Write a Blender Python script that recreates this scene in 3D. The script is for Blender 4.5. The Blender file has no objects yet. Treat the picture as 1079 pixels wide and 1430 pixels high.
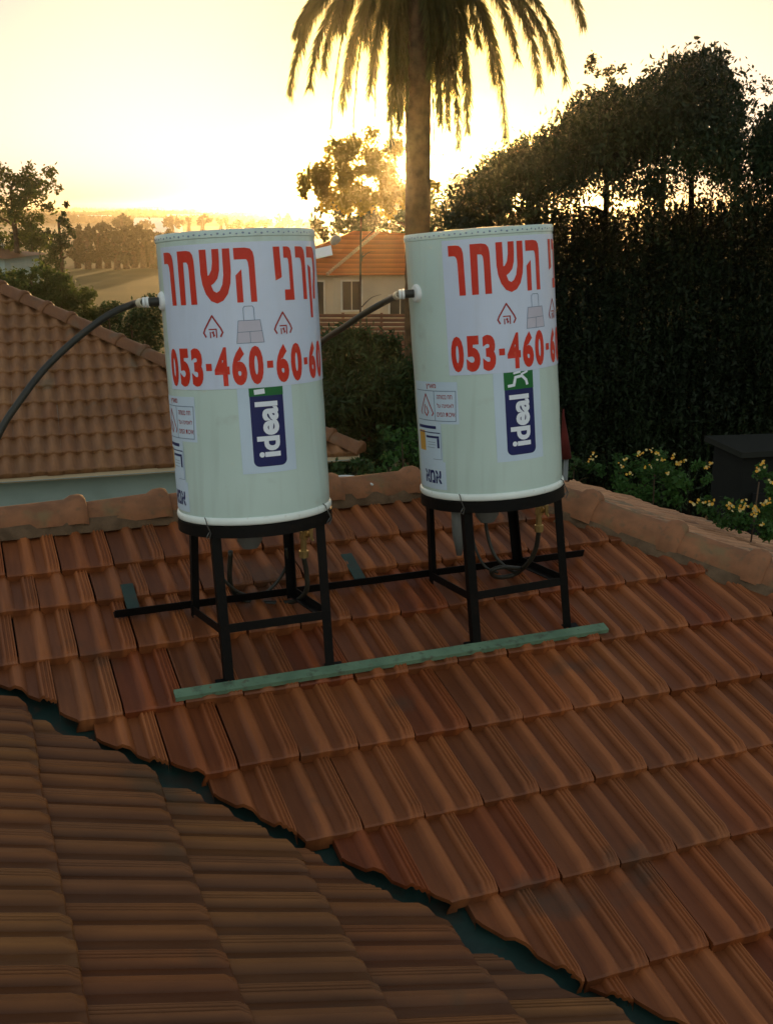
import bpy, bmesh, math, random
import numpy as np
from mathutils import Vector, Matrix
from mathutils.geometry import tessellate_polygon
random.seed(7); rs = np.random.RandomState(11)
S = bpy.context.scene; COL = S.collection
# ------------------------------------------------------------------ camera
FPX = 1583.66; PIT = math.atan(425/FPX)
Fv = np.array([0, math.cos(PIT), -math.sin(PIT)]); Uv = np.array([0, math.sin(PIT), math.cos(PIT)])
GZ = -6.5
cd = bpy.data.cameras.new('camera'); cam = bpy.data.objects.new('camera', cd); COL.objects.link(cam)
cd.sensor_fit = 'VERTICAL'; cd.sensor_height = 24; cd.lens = 24*FPX/1430; cd.clip_end = 9000; cd.clip_start = .05
cam.rotation_euler = (math.pi/2-PIT, 0, 0); S.camera = cam
def ray(px, py): return Fv+np.array([(px-539.5)/FPX, 0, 0])+(715-py)/FPX*Uv
def at(px, py, depth):            # point seen at a photo pixel, at a distance along Y
    d = ray(px, py); return d*(depth/d[1])
def atz(px, py, z):
    d = ray(px, py); return d*(z/d[2])
def hit(px, py, N, D):
    d = ray(px, py); return d*(-D/(N@d))
def frame(yaw, th):
    e = np.array([math.cos(yaw), math.sin(yaw), 0]); n = np.array([-math.sin(yaw)*math.cos(th), math.cos(yaw)*math.cos(th), math.sin(th)])
    return e, n, np.cross(e, n)
# ------------------------------------------------------------------ materials
def mat(name, col, rough=.7, var=.25, scale=6, col2=None, bump=0, bscale=40, spec=.3, metal=0, attr=None, transl=0, stain=None, coat=0):
    m = bpy.data.materials.new(name); m.use_nodes = True; nt = m.node_tree; N = nt.nodes; L = nt.links
    b = N['Principled BSDF']; b.inputs['Roughness'].default_value = rough; b.inputs['Metallic'].default_value = metal
    b.inputs['Specular IOR Level'].default_value = spec; b.inputs['Coat Weight'].default_value = coat
    tc = N.new('ShaderNodeTexCoord'); no = N.new('ShaderNodeTexNoise'); no.inputs['Scale'].default_value = scale; no.inputs['Detail'].default_value = 6
    L.new(tc.outputs['Object'], no.inputs['Vector'])
    c2 = col2 or tuple(c*(1-var) for c in col)
    r = N.new('ShaderNodeValToRGB'); r.color_ramp.elements[0].position = .35; r.color_ramp.elements[1].position = .65
    r.color_ramp.elements[0].color = (*c2, 1); r.color_ramp.elements[1].color = (*col, 1)
    L.new(no.outputs['Fac'], r.inputs['Fac']); out = r.outputs['Color']
    if attr:
        a = N.new('ShaderNodeAttribute'); a.attribute_name = 'rnd'
        r2 = N.new('ShaderNodeValToRGB'); els = r2.color_ramp.elements
        els[0].color = (*attr[0], 1); els[1].color = (*attr[-1], 1)
        for i, c in enumerate(attr[1:-1]):
            e = els.new((i+1)/(len(attr)-1)); e.color = (*c, 1)
        L.new(a.outputs['Fac'], r2.inputs['Fac'])
        mx = N.new('ShaderNodeMix'); mx.data_type = 'RGBA'; mx.blend_type = 'MULTIPLY'; mx.inputs[0].default_value = 1
        L.new(out, mx.inputs[6]); L.new(r2.outputs['Color'], mx.inputs[7]); out = mx.outputs[2]
    if stain:
        n2 = N.new('ShaderNodeTexNoise'); n2.inputs['Scale'].default_value = stain[1]; n2.inputs['Detail'].default_value = 8
        L.new(tc.outputs['Object'], n2.inputs['Vector'])
        r3 = N.new('ShaderNodeValToRGB'); r3.color_ramp.elements[0].position = stain[2]; r3.color_ramp.elements[1].position = stain[2]+.12
        L.new(n2.outputs['Fac'], r3.inputs['Fac'])
        mx = N.new('ShaderNodeMix'); mx.data_type = 'RGBA'; L.new(r3.outputs['Color'], mx.inputs[0])
        L.new(out, mx.inputs[6]); mx.inputs[7].default_value = (*stain[0], 1); out = mx.outputs[2]
    L.new(out, b.inputs['Base Color'])
    if bump:
        n3 = N.new('ShaderNodeTexNoise'); n3.inputs['Scale'].default_value = bscale; n3.inputs['Detail'].default_value = 5
        L.new(tc.outputs['Object'], n3.inputs['Vector'])
        bp = N.new('ShaderNodeBump'); bp.inputs['Strength'].default_value = bump; bp.inputs['Distance'].default_value = .01
        L.new(n3.outputs['Fac'], bp.inputs['Height']); L.new(bp.outputs['Normal'], b.inputs['Normal'])
    if transl:
        t = N.new('ShaderNodeBsdfTranslucent'); L.new(out, t.inputs['Color'])
        ms = N.new('ShaderNodeMixShader'); ms.inputs[0].default_value = transl
        L.new(b.outputs[0], ms.inputs[1]); L.new(t.outputs[0], ms.inputs[2]); L.new(ms.outputs[0], N['Material Output'].inputs['Surface'])
    return m
M = {}
def tilemat(name, cols, e, n, stain, k=1., sk=1., ck=1.):
    m = bpy.data.materials.new(name); m.use_nodes = True; nt = m.node_tree; N = nt.nodes; L = nt.links; b = N['Principled BSDF']
    b.inputs['Roughness'].default_value = .55; b.inputs['Specular IOR Level'].default_value = .3
    g = N.new('ShaderNodeNewGeometry')
    def dot(v, s):
        d = N.new('ShaderNodeVectorMath'); d.operation = 'DOT_PRODUCT'; d.inputs[1].default_value = [float(c)*s for c in v]; L.new(g.outputs['Position'], d.inputs[0]); return d.outputs['Value']
    cb = N.new('ShaderNodeCombineXYZ'); L.new(dot(e, 70), cb.inputs[0]); L.new(dot(n, 5), cb.inputs[1]); L.new(dot(np.cross(e, n), 20), cb.inputs[2])
    a = N.new('ShaderNodeAttribute'); a.attribute_name = 'rnd'
    ad = N.new('ShaderNodeVectorMath'); ad.operation = 'MULTIPLY_ADD'; L.new(a.outputs['Fac'], ad.inputs[0]); ad.inputs[1].default_value = (37, 91, 53); L.new(cb.outputs[0], ad.inputs[2])
    def noise(vec, sc, det=4):
        q = N.new('ShaderNodeTexNoise'); q.inputs['Scale'].default_value = sc; q.inputs['Detail'].default_value = det; L.new(vec, q.inputs['Vector']); return q.outputs['Fac']
    def ramp(f, p0, p1, c0, c1):
        r = N.new('ShaderNodeValToRGB'); r.color_ramp.elements[0].position = p0; r.color_ramp.elements[1].position = p1; r.color_ramp.elements[0].color = (*c0, 1); r.color_ramp.elements[1].color = (*c1, 1); L.new(f, r.inputs['Fac']); return r
    def mix(a_, b_, t='MULTIPLY', f=1.):
        x = N.new('ShaderNodeMix'); x.data_type = 'RGBA'; x.blend_type = t
        if isinstance(f, float): x.inputs[0].default_value = f
        else: L.new(f, x.inputs[0])
        L.new(a_, x.inputs[6]); L.new(b_, x.inputs[7]); return x.outputs[2]
    cr = N.new('ShaderNodeValToRGB'); els = cr.color_ramp.elements; els[0].color = (*[c*k for c in cols[0]], 1); els[1].color = (*[c*k for c in cols[-1]], 1)
    for i, c in enumerate(cols[1:-1]): els.new((i+1)/(len(cols)-1)).color = (*[q*k for q in c], 1)
    L.new(a.outputs['Fac'], cr.inputs['Fac'])
    st = ramp(noise(ad.outputs[0], .6), .30, .70, (1-.22*sk, 1-.24*sk, 1-.26*sk), (1.0+.10*sk, 1.0+.11*sk, 1.0+.11*sk))
    o = mix(cr.outputs['Color'], st.outputs['Color'])
    bl = ramp(noise(g.outputs['Position'], 2.2, 8), .35, .72, (.80, .78, .76), (1.08, 1.08, 1.1)); o = mix(o, bl.outputs['Color'])
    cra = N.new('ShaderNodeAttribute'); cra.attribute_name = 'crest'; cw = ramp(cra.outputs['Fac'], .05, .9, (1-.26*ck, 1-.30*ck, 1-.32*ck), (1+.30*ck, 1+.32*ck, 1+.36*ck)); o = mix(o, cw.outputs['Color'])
    rgb = N.new('ShaderNodeRGB'); rgb.outputs[0].default_value = (*[c*k for c in stain[0]], 1)
    sm = ramp(noise(g.outputs['Position'], stain[1], 10), stain[2], stain[2]+.10, (0, 0, 0), (.75, .75, .75)); o = mix(o, rgb.outputs[0], 'MIX', sm.outputs['Color'])
    L.new(o, b.inputs['Base Color'])
    bp = N.new('ShaderNodeBump'); bp.inputs['Strength'].default_value = .22; bp.inputs['Distance'].default_value = .003; L.new(noise(ad.outputs[0], .9, 6), bp.inputs['Height'])
    bp2 = N.new('ShaderNodeBump'); bp2.inputs['Strength'].default_value = .25; bp2.inputs['Distance'].default_value = .003; L.new(noise(g.outputs['Position'], 120, 4), bp2.inputs['Height']); L.new(bp.outputs['Normal'], bp2.inputs['Normal']); L.new(bp2.outputs['Normal'], b.inputs['Normal'])
    return m
TC = [(.29, .070, .016), (.36, .102, .024), (.30, .096, .028), (.42, .130, .034), (.34, .114, .034)]
M['ridge'] = mat('ridge_clay', (.30, .13, .06), .8, .3, 9, (.20, .092, .045), .4, 40, .2, stain=((.20, .125, .06), 7, .56))
M['mortar'] = mat('ridge_mortar', (.15, .095, .055), .95, .4, 14, None, .6, 60, .1)
M['under'] = mat('roof_underlay', (.03, .022, .018), .95)
M['green_metal'] = mat('green_painted_metal', (.010, .026, .019), .6, .35, 7, (.018, .052, .040), .15, 30, .4, stain=((.05, .035, .022), 12, .62))
M['green_strip'] = mat('green_painted_strip', (.14, .23, .14), .7, .3, 9, (.095, .165, .10), .2, 40, .3, stain=((.10, .075, .05), 16, .63))
M['black_steel'] = mat('black_painted_steel', (.003, .0034, .003), .5, .3, 12, (.005, .0045, .004), .1, 60, .14)
M['enamel'] = mat('pale_enamel', (.54, .68, .62), .30, .04, 3, (.50, .64, .58), .05, 4, .5, coat=.3, stain=((.40, .47, .42), 5, .66))
M['rim'] = mat('white_rim', (.78, .86, .80), .3, .1, 8, None, 0, 3, .5)
M['sheet'] = mat('white_vinyl', (.60, .69, .84), .3, .06, 5, None, .18, 9, .5, coat=.2)
M['sheet2'] = mat('label_paper', (.54, .67, .78), .4, .05, 5, None, .04, 14, .4)
M['red'] = mat('red_print', (.62, .032, .012), .4, .12, 8)
M['dkred'] = mat('dark_red_print', (.35, .03, .03), .4, .1, 8)
M['navy'] = mat('navy_print', (.012, .018, .11), .35, .1, 8)
M['ggreen'] = mat('green_print', (.012, .15, .035), .35, .1, 8)
M['wprint'] = mat('white_print', (.78, .84, .90), .4, .02, 8)
M['orange'] = mat('orange_print', (.62, .33, .05), .4, .1, 8)
M['greyblue'] = mat('grey_blue_print', (.20, .27, .36), .4, .1, 8)
M['pinkp'] = mat('pale_pink_print', (.56, .54, .62), .4, .1, 8)
M['rubber'] = mat('black_rubber', (.018, .018, .013), .5, .3, 12, (.03, .028, .018), .1, 60, .4)
M['brass'] = mat('brass', (.55, .40, .16), .35, .3, 20, None, 0, 3, .5, metal=.8)
M['paleplastic'] = mat('pale_plastic', (.62, .56, .40), .4, .1, 8)
M['whiteplastic'] = mat('white_plastic', (.78, .82, .80), .35, .05, 8)
M['greyplastic'] = mat('grey_plastic', (.16, .17, .16), .4, .2, 8)
M['wire'] = mat('steel_wire', (.12, .12, .11), .4, .1, 8, metal=.7)
M['wall_green'] = mat('pale_green_render', (.34, .42, .38), .9, .1, 1.5, None, .2, 40, .1, stain=((.27, .34, .30), 1.2, .6))
M['wall_tan'] = mat('tan_render', (.50, .38, .24), .9, .12, 1, None, .1, 20, .1)
M['window'] = mat('dark_glass', (.06, .045, .03), .15, .1, 2)
M['frame'] = mat('pale_frame', (.55, .48, .36), .6, .1, 2)
M['bark'] = mat('bark', (.12, .08, .05), .95, .5, 5, None, .8, 18, .1)
M['palmbark'] = mat('palm_bark', (.13, .08, .04), .95, .5, 5, None, .9, 9, .1)
def leafmat(name, a, b, tr, sc=1.2): return mat(name, a, .6, .4, sc, b, 0, 3, .2, transl=tr)
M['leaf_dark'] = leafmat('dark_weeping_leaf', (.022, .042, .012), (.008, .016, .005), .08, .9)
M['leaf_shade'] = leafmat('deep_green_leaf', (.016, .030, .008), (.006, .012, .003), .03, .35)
M['dkbark'] = mat('dark_bark', (.012, .011, .007), .95, .5, 5, None, .8, 18, .1)
M['leaf_sun'] = leafmat('sunlit_leaf', (.40, .30, .04), (.26, .20, .03), .85, .5)  # leaf colour yellowed and brightened to carry the golden glow of the sun
M['leaf_olive'] = leafmat('olive_leaf', (.10, .13, .03), (.05, .07, .018), .5, .4)
M['leaf_mid'] = leafmat('garden_leaf', (.042, .078, .020), (.018, .036, .011), .25, .8)
M['leaf_lit'] = leafmat('bright_leaf', (.055, .13, .025), (.03, .07, .015), .3, 2)
M['leaf_far'] = leafmat('far_leaf', (.050, .048, .018), (.028, .028, .011), .15, .2)
M['leaf_palm'] = leafmat('palm_leaf', (.13, .14, .035), (.07, .075, .02), .55, .7)
M['petal'] = mat('yellow_petal', (.75, .48, .05), .5, .3, 30, (.72, .32, .05), transl=.3)
M['petal2'] = mat('cream_petal', (.75, .62, .25), .5, .2, 30, transl=.3)
def streaks(m, scale, col, p, amt):
    nt = m.node_tree; N = nt.nodes; L = nt.links; b = N['Principled BSDF']; src = b.inputs['Base Color'].links[0].from_socket
    tc = N.new('ShaderNodeTexCoord'); mp = N.new('ShaderNodeMapping'); mp.inputs['Scale'].default_value = scale; L.new(tc.outputs['Object'], mp.inputs[0])
    n = N.new('ShaderNodeTexNoise'); n.inputs['Scale'].default_value = 1; n.inputs['Detail'].default_value = 7; L.new(mp.outputs[0], n.inputs['Vector'])
    r = N.new('ShaderNodeValToRGB'); r.color_ramp.elements[0].position = p; r.color_ramp.elements[1].position = p+.2; r.color_ramp.elements[0].color = (0, 0, 0, 1); r.color_ramp.elements[1].color = (amt, amt, amt, 1); L.new(n.outputs['Fac'], r.inputs['Fac'])
    x = N.new('ShaderNodeMix'); x.data_type = 'RGBA'; L.new(r.outputs['Color'], x.inputs[0]); L.new(src, x.inputs[6]); x.inputs[7].default_value = (*col, 1); L.new(x.outputs[2], b.inputs['Base Color'])
streaks(M['enamel'], (28, 28, 1.1), (.36, .44, .38), .50, .28)
streaks(M['enamel'], (90, 90, 60), (.22, .17, .10), .70, .8)
streaks(M['sheet'], (22, 22, 1.6), (.45, .50, .56), .52, .25)
streaks(M['sheet'], (150, 150, 110), (.25, .24, .22), .72, .7)
streaks(M['rim'], (40, 40, 30), (.28, .14, .06), .62, .7)
streaks(M['red'], (60, 60, 30), (.62, .16, .10), .60, .5)
streaks(M['black_steel'], (60, 60, 50), (.025, .012, .006), .60, .6)
streaks(M['green_strip'], (30, 30, 30), (.05, .04, .03), .55, .7)
streaks(M['green_metal'], (9, 9, 9), (.035, .028, .018), .50, .9)
streaks(M['ridge'], (30, 30, 30), (.10, .085, .05), .56, .6)
# ------------------------------------------------------------------ object helpers
def thing(name, label, cat, loc=(0, 0, 0), group=None):
    o = bpy.data.objects.new(name, None); COL.objects.link(o); o.location = loc; o.empty_display_size = .1
    return tag(o, label, cat, group)
def tag(o, label=None, cat=None, group=None, kind=None):
    if label: o['label'] = label
    if cat: o['category'] = cat
    if group: o['group'] = group
    if kind: o['kind'] = kind
    return o
def org(o):
    v = np.zeros(3)
    while o is not None: v = v+np.array(o.location); o = o.parent
    return v
def link(name, me, m, parent=None, smooth=False, loc=(0, 0, 0)):
    o = bpy.data.objects.new(name, me); COL.objects.link(o)
    if m is not None: me.materials.append(m)
    o.location = loc
    if parent is not None: o.parent = parent
    if smooth:
        me.polygons.foreach_set('use_smooth', [True]*len(me.polygons))
    me.update(); return o
class MB:
    def __init__(s): s.v = []; s.f = []; s.r = []; s.c = []
    def add(s, vs, fs, r=0., c=None):
        s.c += list(c) if c is not None else [.5]*len(vs); o = len(s.v); s.v += [tuple(map(float, v)) for v in vs]; s.f += [tuple(i+o for i in f) for f in fs]; s.r += [r]*len(fs); return s
    def box(s, c, ax, ay, az, hx, hy, hz, r=0., bev=0):
        c = np.array(c, float); ax, ay, az = [np.array(a, float) for a in (ax, ay, az)]
        P = [c+ax*hx*i+ay*hy*j+az*hz*k for k in (-1, 1) for j in (-1, 1) for i in (-1, 1)]
        return s.add(P, [(0, 2, 3, 1), (4, 5, 7, 6), (0, 1, 5, 4), (2, 6, 7, 3), (0, 4, 6, 2), (1, 3, 7, 5)], r)
    def abox(s, x0, x1, y0, y1, z0, z1): return s.box(((x0+x1)/2, (y0+y1)/2, (z0+z1)/2), (1, 0, 0), (0, 1, 0), (0, 0, 1), (x1-x0)/2, (y1-y0)/2, (z1-z0)/2)
    def bar(s, a, b, w, h=None, up=(0, 0, 1)):
        a, b = np.array(a, float), np.array(b, float); d = b-a; L = np.linalg.norm(d); d /= L; up = np.array(up, float)
        if abs(d@up) > .98: up = np.array([1., 0, 0])
        x = np.cross(d, up); x /= np.linalg.norm(x); y = np.cross(x, d); return s.box((a+b)/2, d, x, y, L/2, w/2, (h or w)/2)
    def angle(s, a, b, w, t, up, side):      # L-section steel
        a, b = np.array(a, float), np.array(b, float); d = (b-a)/np.linalg.norm(b-a)
        up = np.array(up, float); up -= d*(up@d); up /= np.linalg.norm(up); sd = np.array(side, float); sd -= d*(sd@d); sd -= up*(sd@up); sd /= np.linalg.norm(sd)
        L = np.linalg.norm(b-a)/2; m = (a+b)/2
        s.box(m+up*w/2+sd*t/2, d, sd, up, L, t/2, w/2); s.box(m+sd*(w/2+t/2)+up*t/2, d, sd, up, L, w/2-t/2, t/2); return s
    def tube(s, pts, rad, n=10, cap=True):
        pts = [np.array(p, float) for p in pts]; rad = rad if hasattr(rad, '__len__') else [rad]*len(pts)
        ring = []; X = None
        for i, p in enumerate(pts):
            d = pts[min(i+1, len(pts)-1)]-pts[max(i-1, 0)]; d /= np.linalg.norm(d)+1e-9
            if X is None: X = np.cross(d, [0, 0, 1.] if abs(d[2]) < .9 else [1., 0, 0])
            X = X-d*(X@d); X /= np.linalg.norm(X)+1e-9; Y = np.cross(d, X)
            ring += [p+rad[i]*(math.cos(a)*X+math.sin(a)*Y) for a in [2*math.pi*k/n for k in range(n)]]
        fs = [(i*n+k, i*n+(k+1) % n, (i+1)*n+(k+1) % n, (i+1)*n+k) for i in range(len(pts)-1) for k in range(n)]
        if cap: fs += [tuple(range(n))[::-1], tuple((len(pts)-1)*n+k for k in range(n))]
        return s.add(ring, fs)
    def lathe(s, c, ax, prof, n=64, a=None, wob=0):
        c = np.array(c, float); ax = np.array(ax, float)
        if a is None: a = np.cross([0, 1., 0], ax)
        a = a/np.linalg.norm(a); b = np.cross(ax, a); vs = []
        for (r, h) in prof: vs += [c+ax*h+r*(math.cos(t)*a+math.sin(t)*b) for t in [2*math.pi*k/n for k in range(n)]]
        fs = [(i*n+k, i*n+(k+1) % n, (i+1)*n+(k+1) % n, (i+1)*n+k) for i in range(len(prof)-1) for k in range(n)]
        return s.add(vs, fs)
    def ball(s, c, r, n=10, sq=(1, 1, 1)):
        vs = []; fs = []
        for i in range(n+1):
            t = math.pi*i/n
            for k in range(n*2):
                a = math.pi*k/n; vs.append((c[0]+r*sq[0]*math.sin(t)*math.cos(a), c[1]+r*sq[1]*math.sin(t)*math.sin(a), c[2]+r*sq[2]*math.cos(t)))
        for i in range(n):
            for k in range(n*2): fs.append((i*2*n+k, (i+1)*2*n+k, (i+1)*2*n+(k+1) % (2*n), i*2*n+(k+1) % (2*n)))
        return s.add(vs, fs)
    def build(s, name, m, parent=None, smooth=False, attr=False, auto=None):
        o0 = org(parent) if parent is not None else np.zeros(3)
        base = np.zeros(3)
        me = bpy.data.meshes.new(name); V = np.array(s.v)-o0
        me.from_pydata([tuple(v) for v in V], [], s.f)
        if attr:
            a = me.attributes.new('rnd', 'FLOAT', 'FACE'); a.data.foreach_set('value', s.r)
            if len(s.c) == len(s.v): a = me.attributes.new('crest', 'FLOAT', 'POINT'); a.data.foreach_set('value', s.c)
        o = link(name, me, m, parent, smooth)
        if smooth and auto:
            me.set_sharp_from_angle(angle=math.radians(auto))
        return o
def quads_np(name, V, m, parent=None, k=4):
    """V: (n*k,3) world coordinates, n separate k-gons"""
    V = np.asarray(V, np.float32)
    if parent is not None: V = V-org(parent).astype(np.float32)
    n = len(V)//k; me = bpy.data.meshes.new(name); me.vertices.add(n*k); me.vertices.foreach_set('co', V.ravel())
    me.loops.add(n*k); me.loops.foreach_set('vertex_index', np.arange(n*k, dtype=np.int32))
    me.polygons.add(n); me.polygons.foreach_set('loop_start', np.arange(0, n*k, k, dtype=np.int32))
    me.update(calc_edges=True); me.validate(); return link(name, me, m, parent)
def rot_rand(n):
    v = rs.normal(size=(n, 3)); v /= np.linalg.norm(v, axis=1)[:, None]; return v
def leaf_quads(C, size, aspect=.45, droop=0., jit=.3):
    n = len(C); d = rot_rand(n); d[:, 2] -= droop; d /= np.linalg.norm(d, axis=1)[:, None]
    x = np.cross(d, rot_rand(n)); x /= np.linalg.norm(x, axis=1)[:, None]+1e-9
    s = size*(1+jit*rs.normal(size=n).clip(-2, 2))[:, None]
    w = s*aspect*.5
    return np.stack([C-d*s/2, C+x*w, C+d*s/2, C-x*w], 1).reshape(-1, 3)
# ------------------------------------------------------------------ ground, fields, far plain
me = bpy.data.meshes.new('ground'); me.from_pydata([(-2400, -200, GZ), (2400, -200, GZ), (2400, 2600, GZ), (-2400, 2600, GZ)], [], [(0, 1, 2, 3)])
gm = mat('ground_earth', (.13, .105, .05), .95, .4, .03, (.07, .07, .03), .5, 3, .1, stain=((.16, .13, .07), .012, .55))
tag(link('ground', me, gm), kind='structure')
def sheet(name, pts, z, m, kind='structure'):
    me = bpy.data.meshes.new(name); me.from_pydata([(p[0], p[1], z) for p in pts], [], [tuple(range(len(pts)))]); return tag(link(name, me, m), kind=kind)
fm = mat('field_stubble', (.062, .066, .024), .95, .3, .15, (.042, .050, .018), .4, 2, .1)
sheet('field', [(-62, 62), (-8, 62), (-12, 128), (-66, 128)], GZ+.02, fm)
for i, (x0, x1, y0, y1, c) in enumerate([(-240, 20, 205, 250, (.26, .20, .12)), (-330, 60, 300, 420, (.21, .18, .10)), (-500, 120, 520, 640, (.30, .24, .16)), (-700, 200, 760, 1000, (.24, .20, .13)), (100, 700, 300, 700, (.2, .17, .1))]):
    sheet('far_field', [(x0, y0), (x1, y0), (x1+20, y1), (x0-20, y1)], GZ+.03+.01*i, mat('dry_field', c, .95, .3, .02))
# ------------------------------------------------------------------ tiles
PROF_M = [(.008, 3), (.03, 4), (.07, 0), (.28, 0), (.345, 15), (.365, 19), (.46, 21), (.485, 18), (.56, 0), (.72, 0), (.765, 17), (.785, 20), (.80, 20), (.815, 14), (.835, 14), (.85, 20), (.865, 20), (.88, 14), (.90, 14), (.915, 20), (.93, 20), (.94, 15), (.955, 20), (.972, 19)]
PROF_S = [(k/12, 22+22*math.sin(2*math.pi*(k/12)-math.pi/2)) for k in range(13)]
def tile_field(mb, fr, D, w, lips, ucols, prof, thick=.036, cuts=(), jit=.0025, urange=None):
    e, n, N = fr
    for (vl, vt, phase) in lips:
        for c in ucols:
            u0 = ucols_base(ucols, c, w, phase); L = vt-vl+.05
            cen = (u0+w/2)*e+(vl+L/2)*n-D*N; skip = False; cross = []
            for (co, no, jc) in cuts:
                d = (cen-co)@no
                if d < -.35: skip = True; break
                if d < .5: cross.append((co, no, jc))
            if skip or (urange and not urange(u0, vl)): continue
            jz = random.gauss(0, jit); jr = random.gauss(0, .006); jl = random.gauss(0, .004); ju = random.gauss(0, .0012)
            ts = [(-.0, 0, True), (0, .0, False), (.007, .30, False), (.022, .62, False), (.040, 1, False), (L*.55, 1, False), (L, 1, False)]
            vs = []; ns = len(prof); hm = max(h for _, h in prof); cv_ = []
            for (t, am, low) in ts:
                for (s, h) in prof:
                    z = -thick*.95*t/(vt-vl)+jz+jr*(s-.5)*w*10*.1
                    if low: z = -thick-.006+jz
                    elif t == 0: z += .001*h*.12-.005
                    else: z += .001*h*am
                    u = u0+s*w+ju+t*jr*.35; v = vl+t+jl
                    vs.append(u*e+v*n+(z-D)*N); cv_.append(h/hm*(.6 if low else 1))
            fs = [(i*ns+k, i*ns+k+1, (i+1)*ns+k+1, (i+1)*ns+k) for i in range(len(ts)-1) for k in range(ns-1)]
            # sides (joint faces)
            fs2 = []
            m0 = len(vs)
            for i in range(1, len(ts)):
                for k in (0, ns-1):
                    p = vs[i*ns+k]; vs.append(p-N*.03); cv_.append(0.)
            q = lambda i, b: m0+(i-1)*2+b
            for i in range(1, len(ts)-1):
                fs2.append((i*ns, (i+1)*ns, q(i+1, 0), q(i, 0))); fs2.append(((i+1)*ns+ns-1, i*ns+ns-1, q(i, 1), q(i+1, 1)))
            r = min(1, max(0, random.gauss(.5, .25)))
            if cross:
                bm = bmesh.new(); lay = bm.verts.layers.float.new('crest'); bv = [bm.verts.new(p) for p in vs]
                for q_, cc_ in zip(bv, cv_): q_[lay] = cc_
                for f in fs+fs2:
                    try: bm.faces.new([bv[i] for i in f])
                    except ValueError: pass
                for (co, no, jc) in cross:
                    cc = co+no*random.uniform(-jc, jc); nn = no+np.array([random.gauss(0, .10), random.gauss(0, .10), 0])*(jc > 0)
                    piv = cen-no*((cen-co)@no)
                    bmesh.ops.bisect_plane(bm, geom=bm.verts[:]+bm.edges[:]+bm.faces[:], plane_co=tuple(piv+(cc-co)), plane_no=tuple(nn), clear_inner=True, dist=1e-5)
                # thickness along the cut
                bed = [ed for ed in bm.edges if ed.is_boundary and all(min(abs((np.array(v.co)-piv)@no) for _ in (0,)) < .05 for v in ed.verts)]
                if bed and jc > 0:
                    ex = bmesh.ops.extrude_edge_only(bm, edges=bed)
                    for g in ex['geom']:
                        if isinstance(g, bmesh.types.BMVert): g.co -= Vector(N*.016)
                if sum(f.calc_area() for f in bm.faces) < .22*w*L and jc > 0: bm.free(); continue
                bm.verts.index_update()
                if len(bm.faces): mb.add([tuple(v.co) for v in bm.verts], [tuple(v.index for v in f.verts) for f in bm.faces], r, [v[lay] for v in bm.verts])
                bm.free()
            else: mb.add(vs, fs+fs2, r, cv_)
def ucols_base(uc, c, w, phase): return uc.u0+(c+phase)*w
class Cols(list):
    def __init__(s, a, b, u0): super().__init__(range(a, b)); s.u0 = u0
YAW = .3687; TH = .301; D1 = 2.874; W1 = .225; G1 = .3720; U0 = 2.06
FR1 = frame(YAW, TH); e1, n1, N1 = FR1; nh = np.array([-math.sin(YAW), math.cos(YAW), 0]); zup = np.array([0, 0, 1.])
def P1(u, v, h=0): return u*e1+v*n1+(h-D1)*N1
YAW2 = 1.9395; TH2 = .328; D2 = 1.61; W2 = .2153; G2 = .40
FR2 = frame(YAW2, TH2); e2, n2, N2 = FR2
def P2(u, v, h=0): return u*e2+v*n2+(h-D2)*N2
vd = np.cross(N1, N2); vd /= np.linalg.norm(vd); vd = vd if vd[2] > 0 else -vd        # valley, uphill
VX = np.linalg.lstsq(np.array([N1, N2, vd]), np.array([-D1, -D2, 0]), rcond=None)[0]
vp = np.array([-vd[1], vd[0], 0]); vp /= np.linalg.norm(vp)
if (P1(2, 3)-VX)@vp < 0: vp = -vp                                                    # towards the main slope
HK = .83; HV = 4.60; HU = 2.63                                                       # hip: u = HU + HK*(HV-v)
hipA = P1(HU, HV); hipB = P1(HU+HK*4.2, HV-4.2); hd = (hipB-hipA)/np.linalg.norm(hipB-hipA)
hp = np.cross(hd*[1, 1, 0], zup); hp /= np.linalg.norm(hp); hp = hp if (P1(1, 3)-hipA)@hp > 0 else -hp
house = thing('tiled_house', 'near house under red clay tiles, two slopes meeting in a green valley gutter', 'house', (1, 3, GZ))
mb = MB(); lips = []
vl = [(4.185, 4.60, .5), (3.926, 4.185, 0), (3.588, 3.926, .5)]+[(4.332-G1*i, 4.332-G1*(i-1), 0 if i % 2 else .5) for i in range(3, 11)]
cutm = [(VX+vp*.050, vp, .016), (hipA+hp*.03, hp, 0), (P1(0, 4.60), -nh, 0)]
tile_field(mb, FR1, D1, W1, vl, Cols(-18, 22, U0), PROF_M, cuts=cutm)
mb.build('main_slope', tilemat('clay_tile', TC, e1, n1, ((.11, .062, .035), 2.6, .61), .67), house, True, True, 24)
mb = MB()
lips = [(-(.715+G2*j), -(.715+G2*(j-1)), 0 if j % 2 == 0 else .5) for j in range(-4, 9)]
cutn = [(VX-vp*.024, -vp, .020)]
tile_field(mb, FR2, D2, W2, lips, Cols(-22, 14, 3.298-0*W2), PROF_M, cuts=cutn)
mb.build('near_slope', tilemat('near_clay_tile', [(.25, .072, .014), (.30, .105, .022), (.26, .096, .028), (.33, .130, .028)], e2, n2, ((.11, .075, .035), 1.8, .60), .53, .9, 1.), house, True, True, 24)
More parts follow.
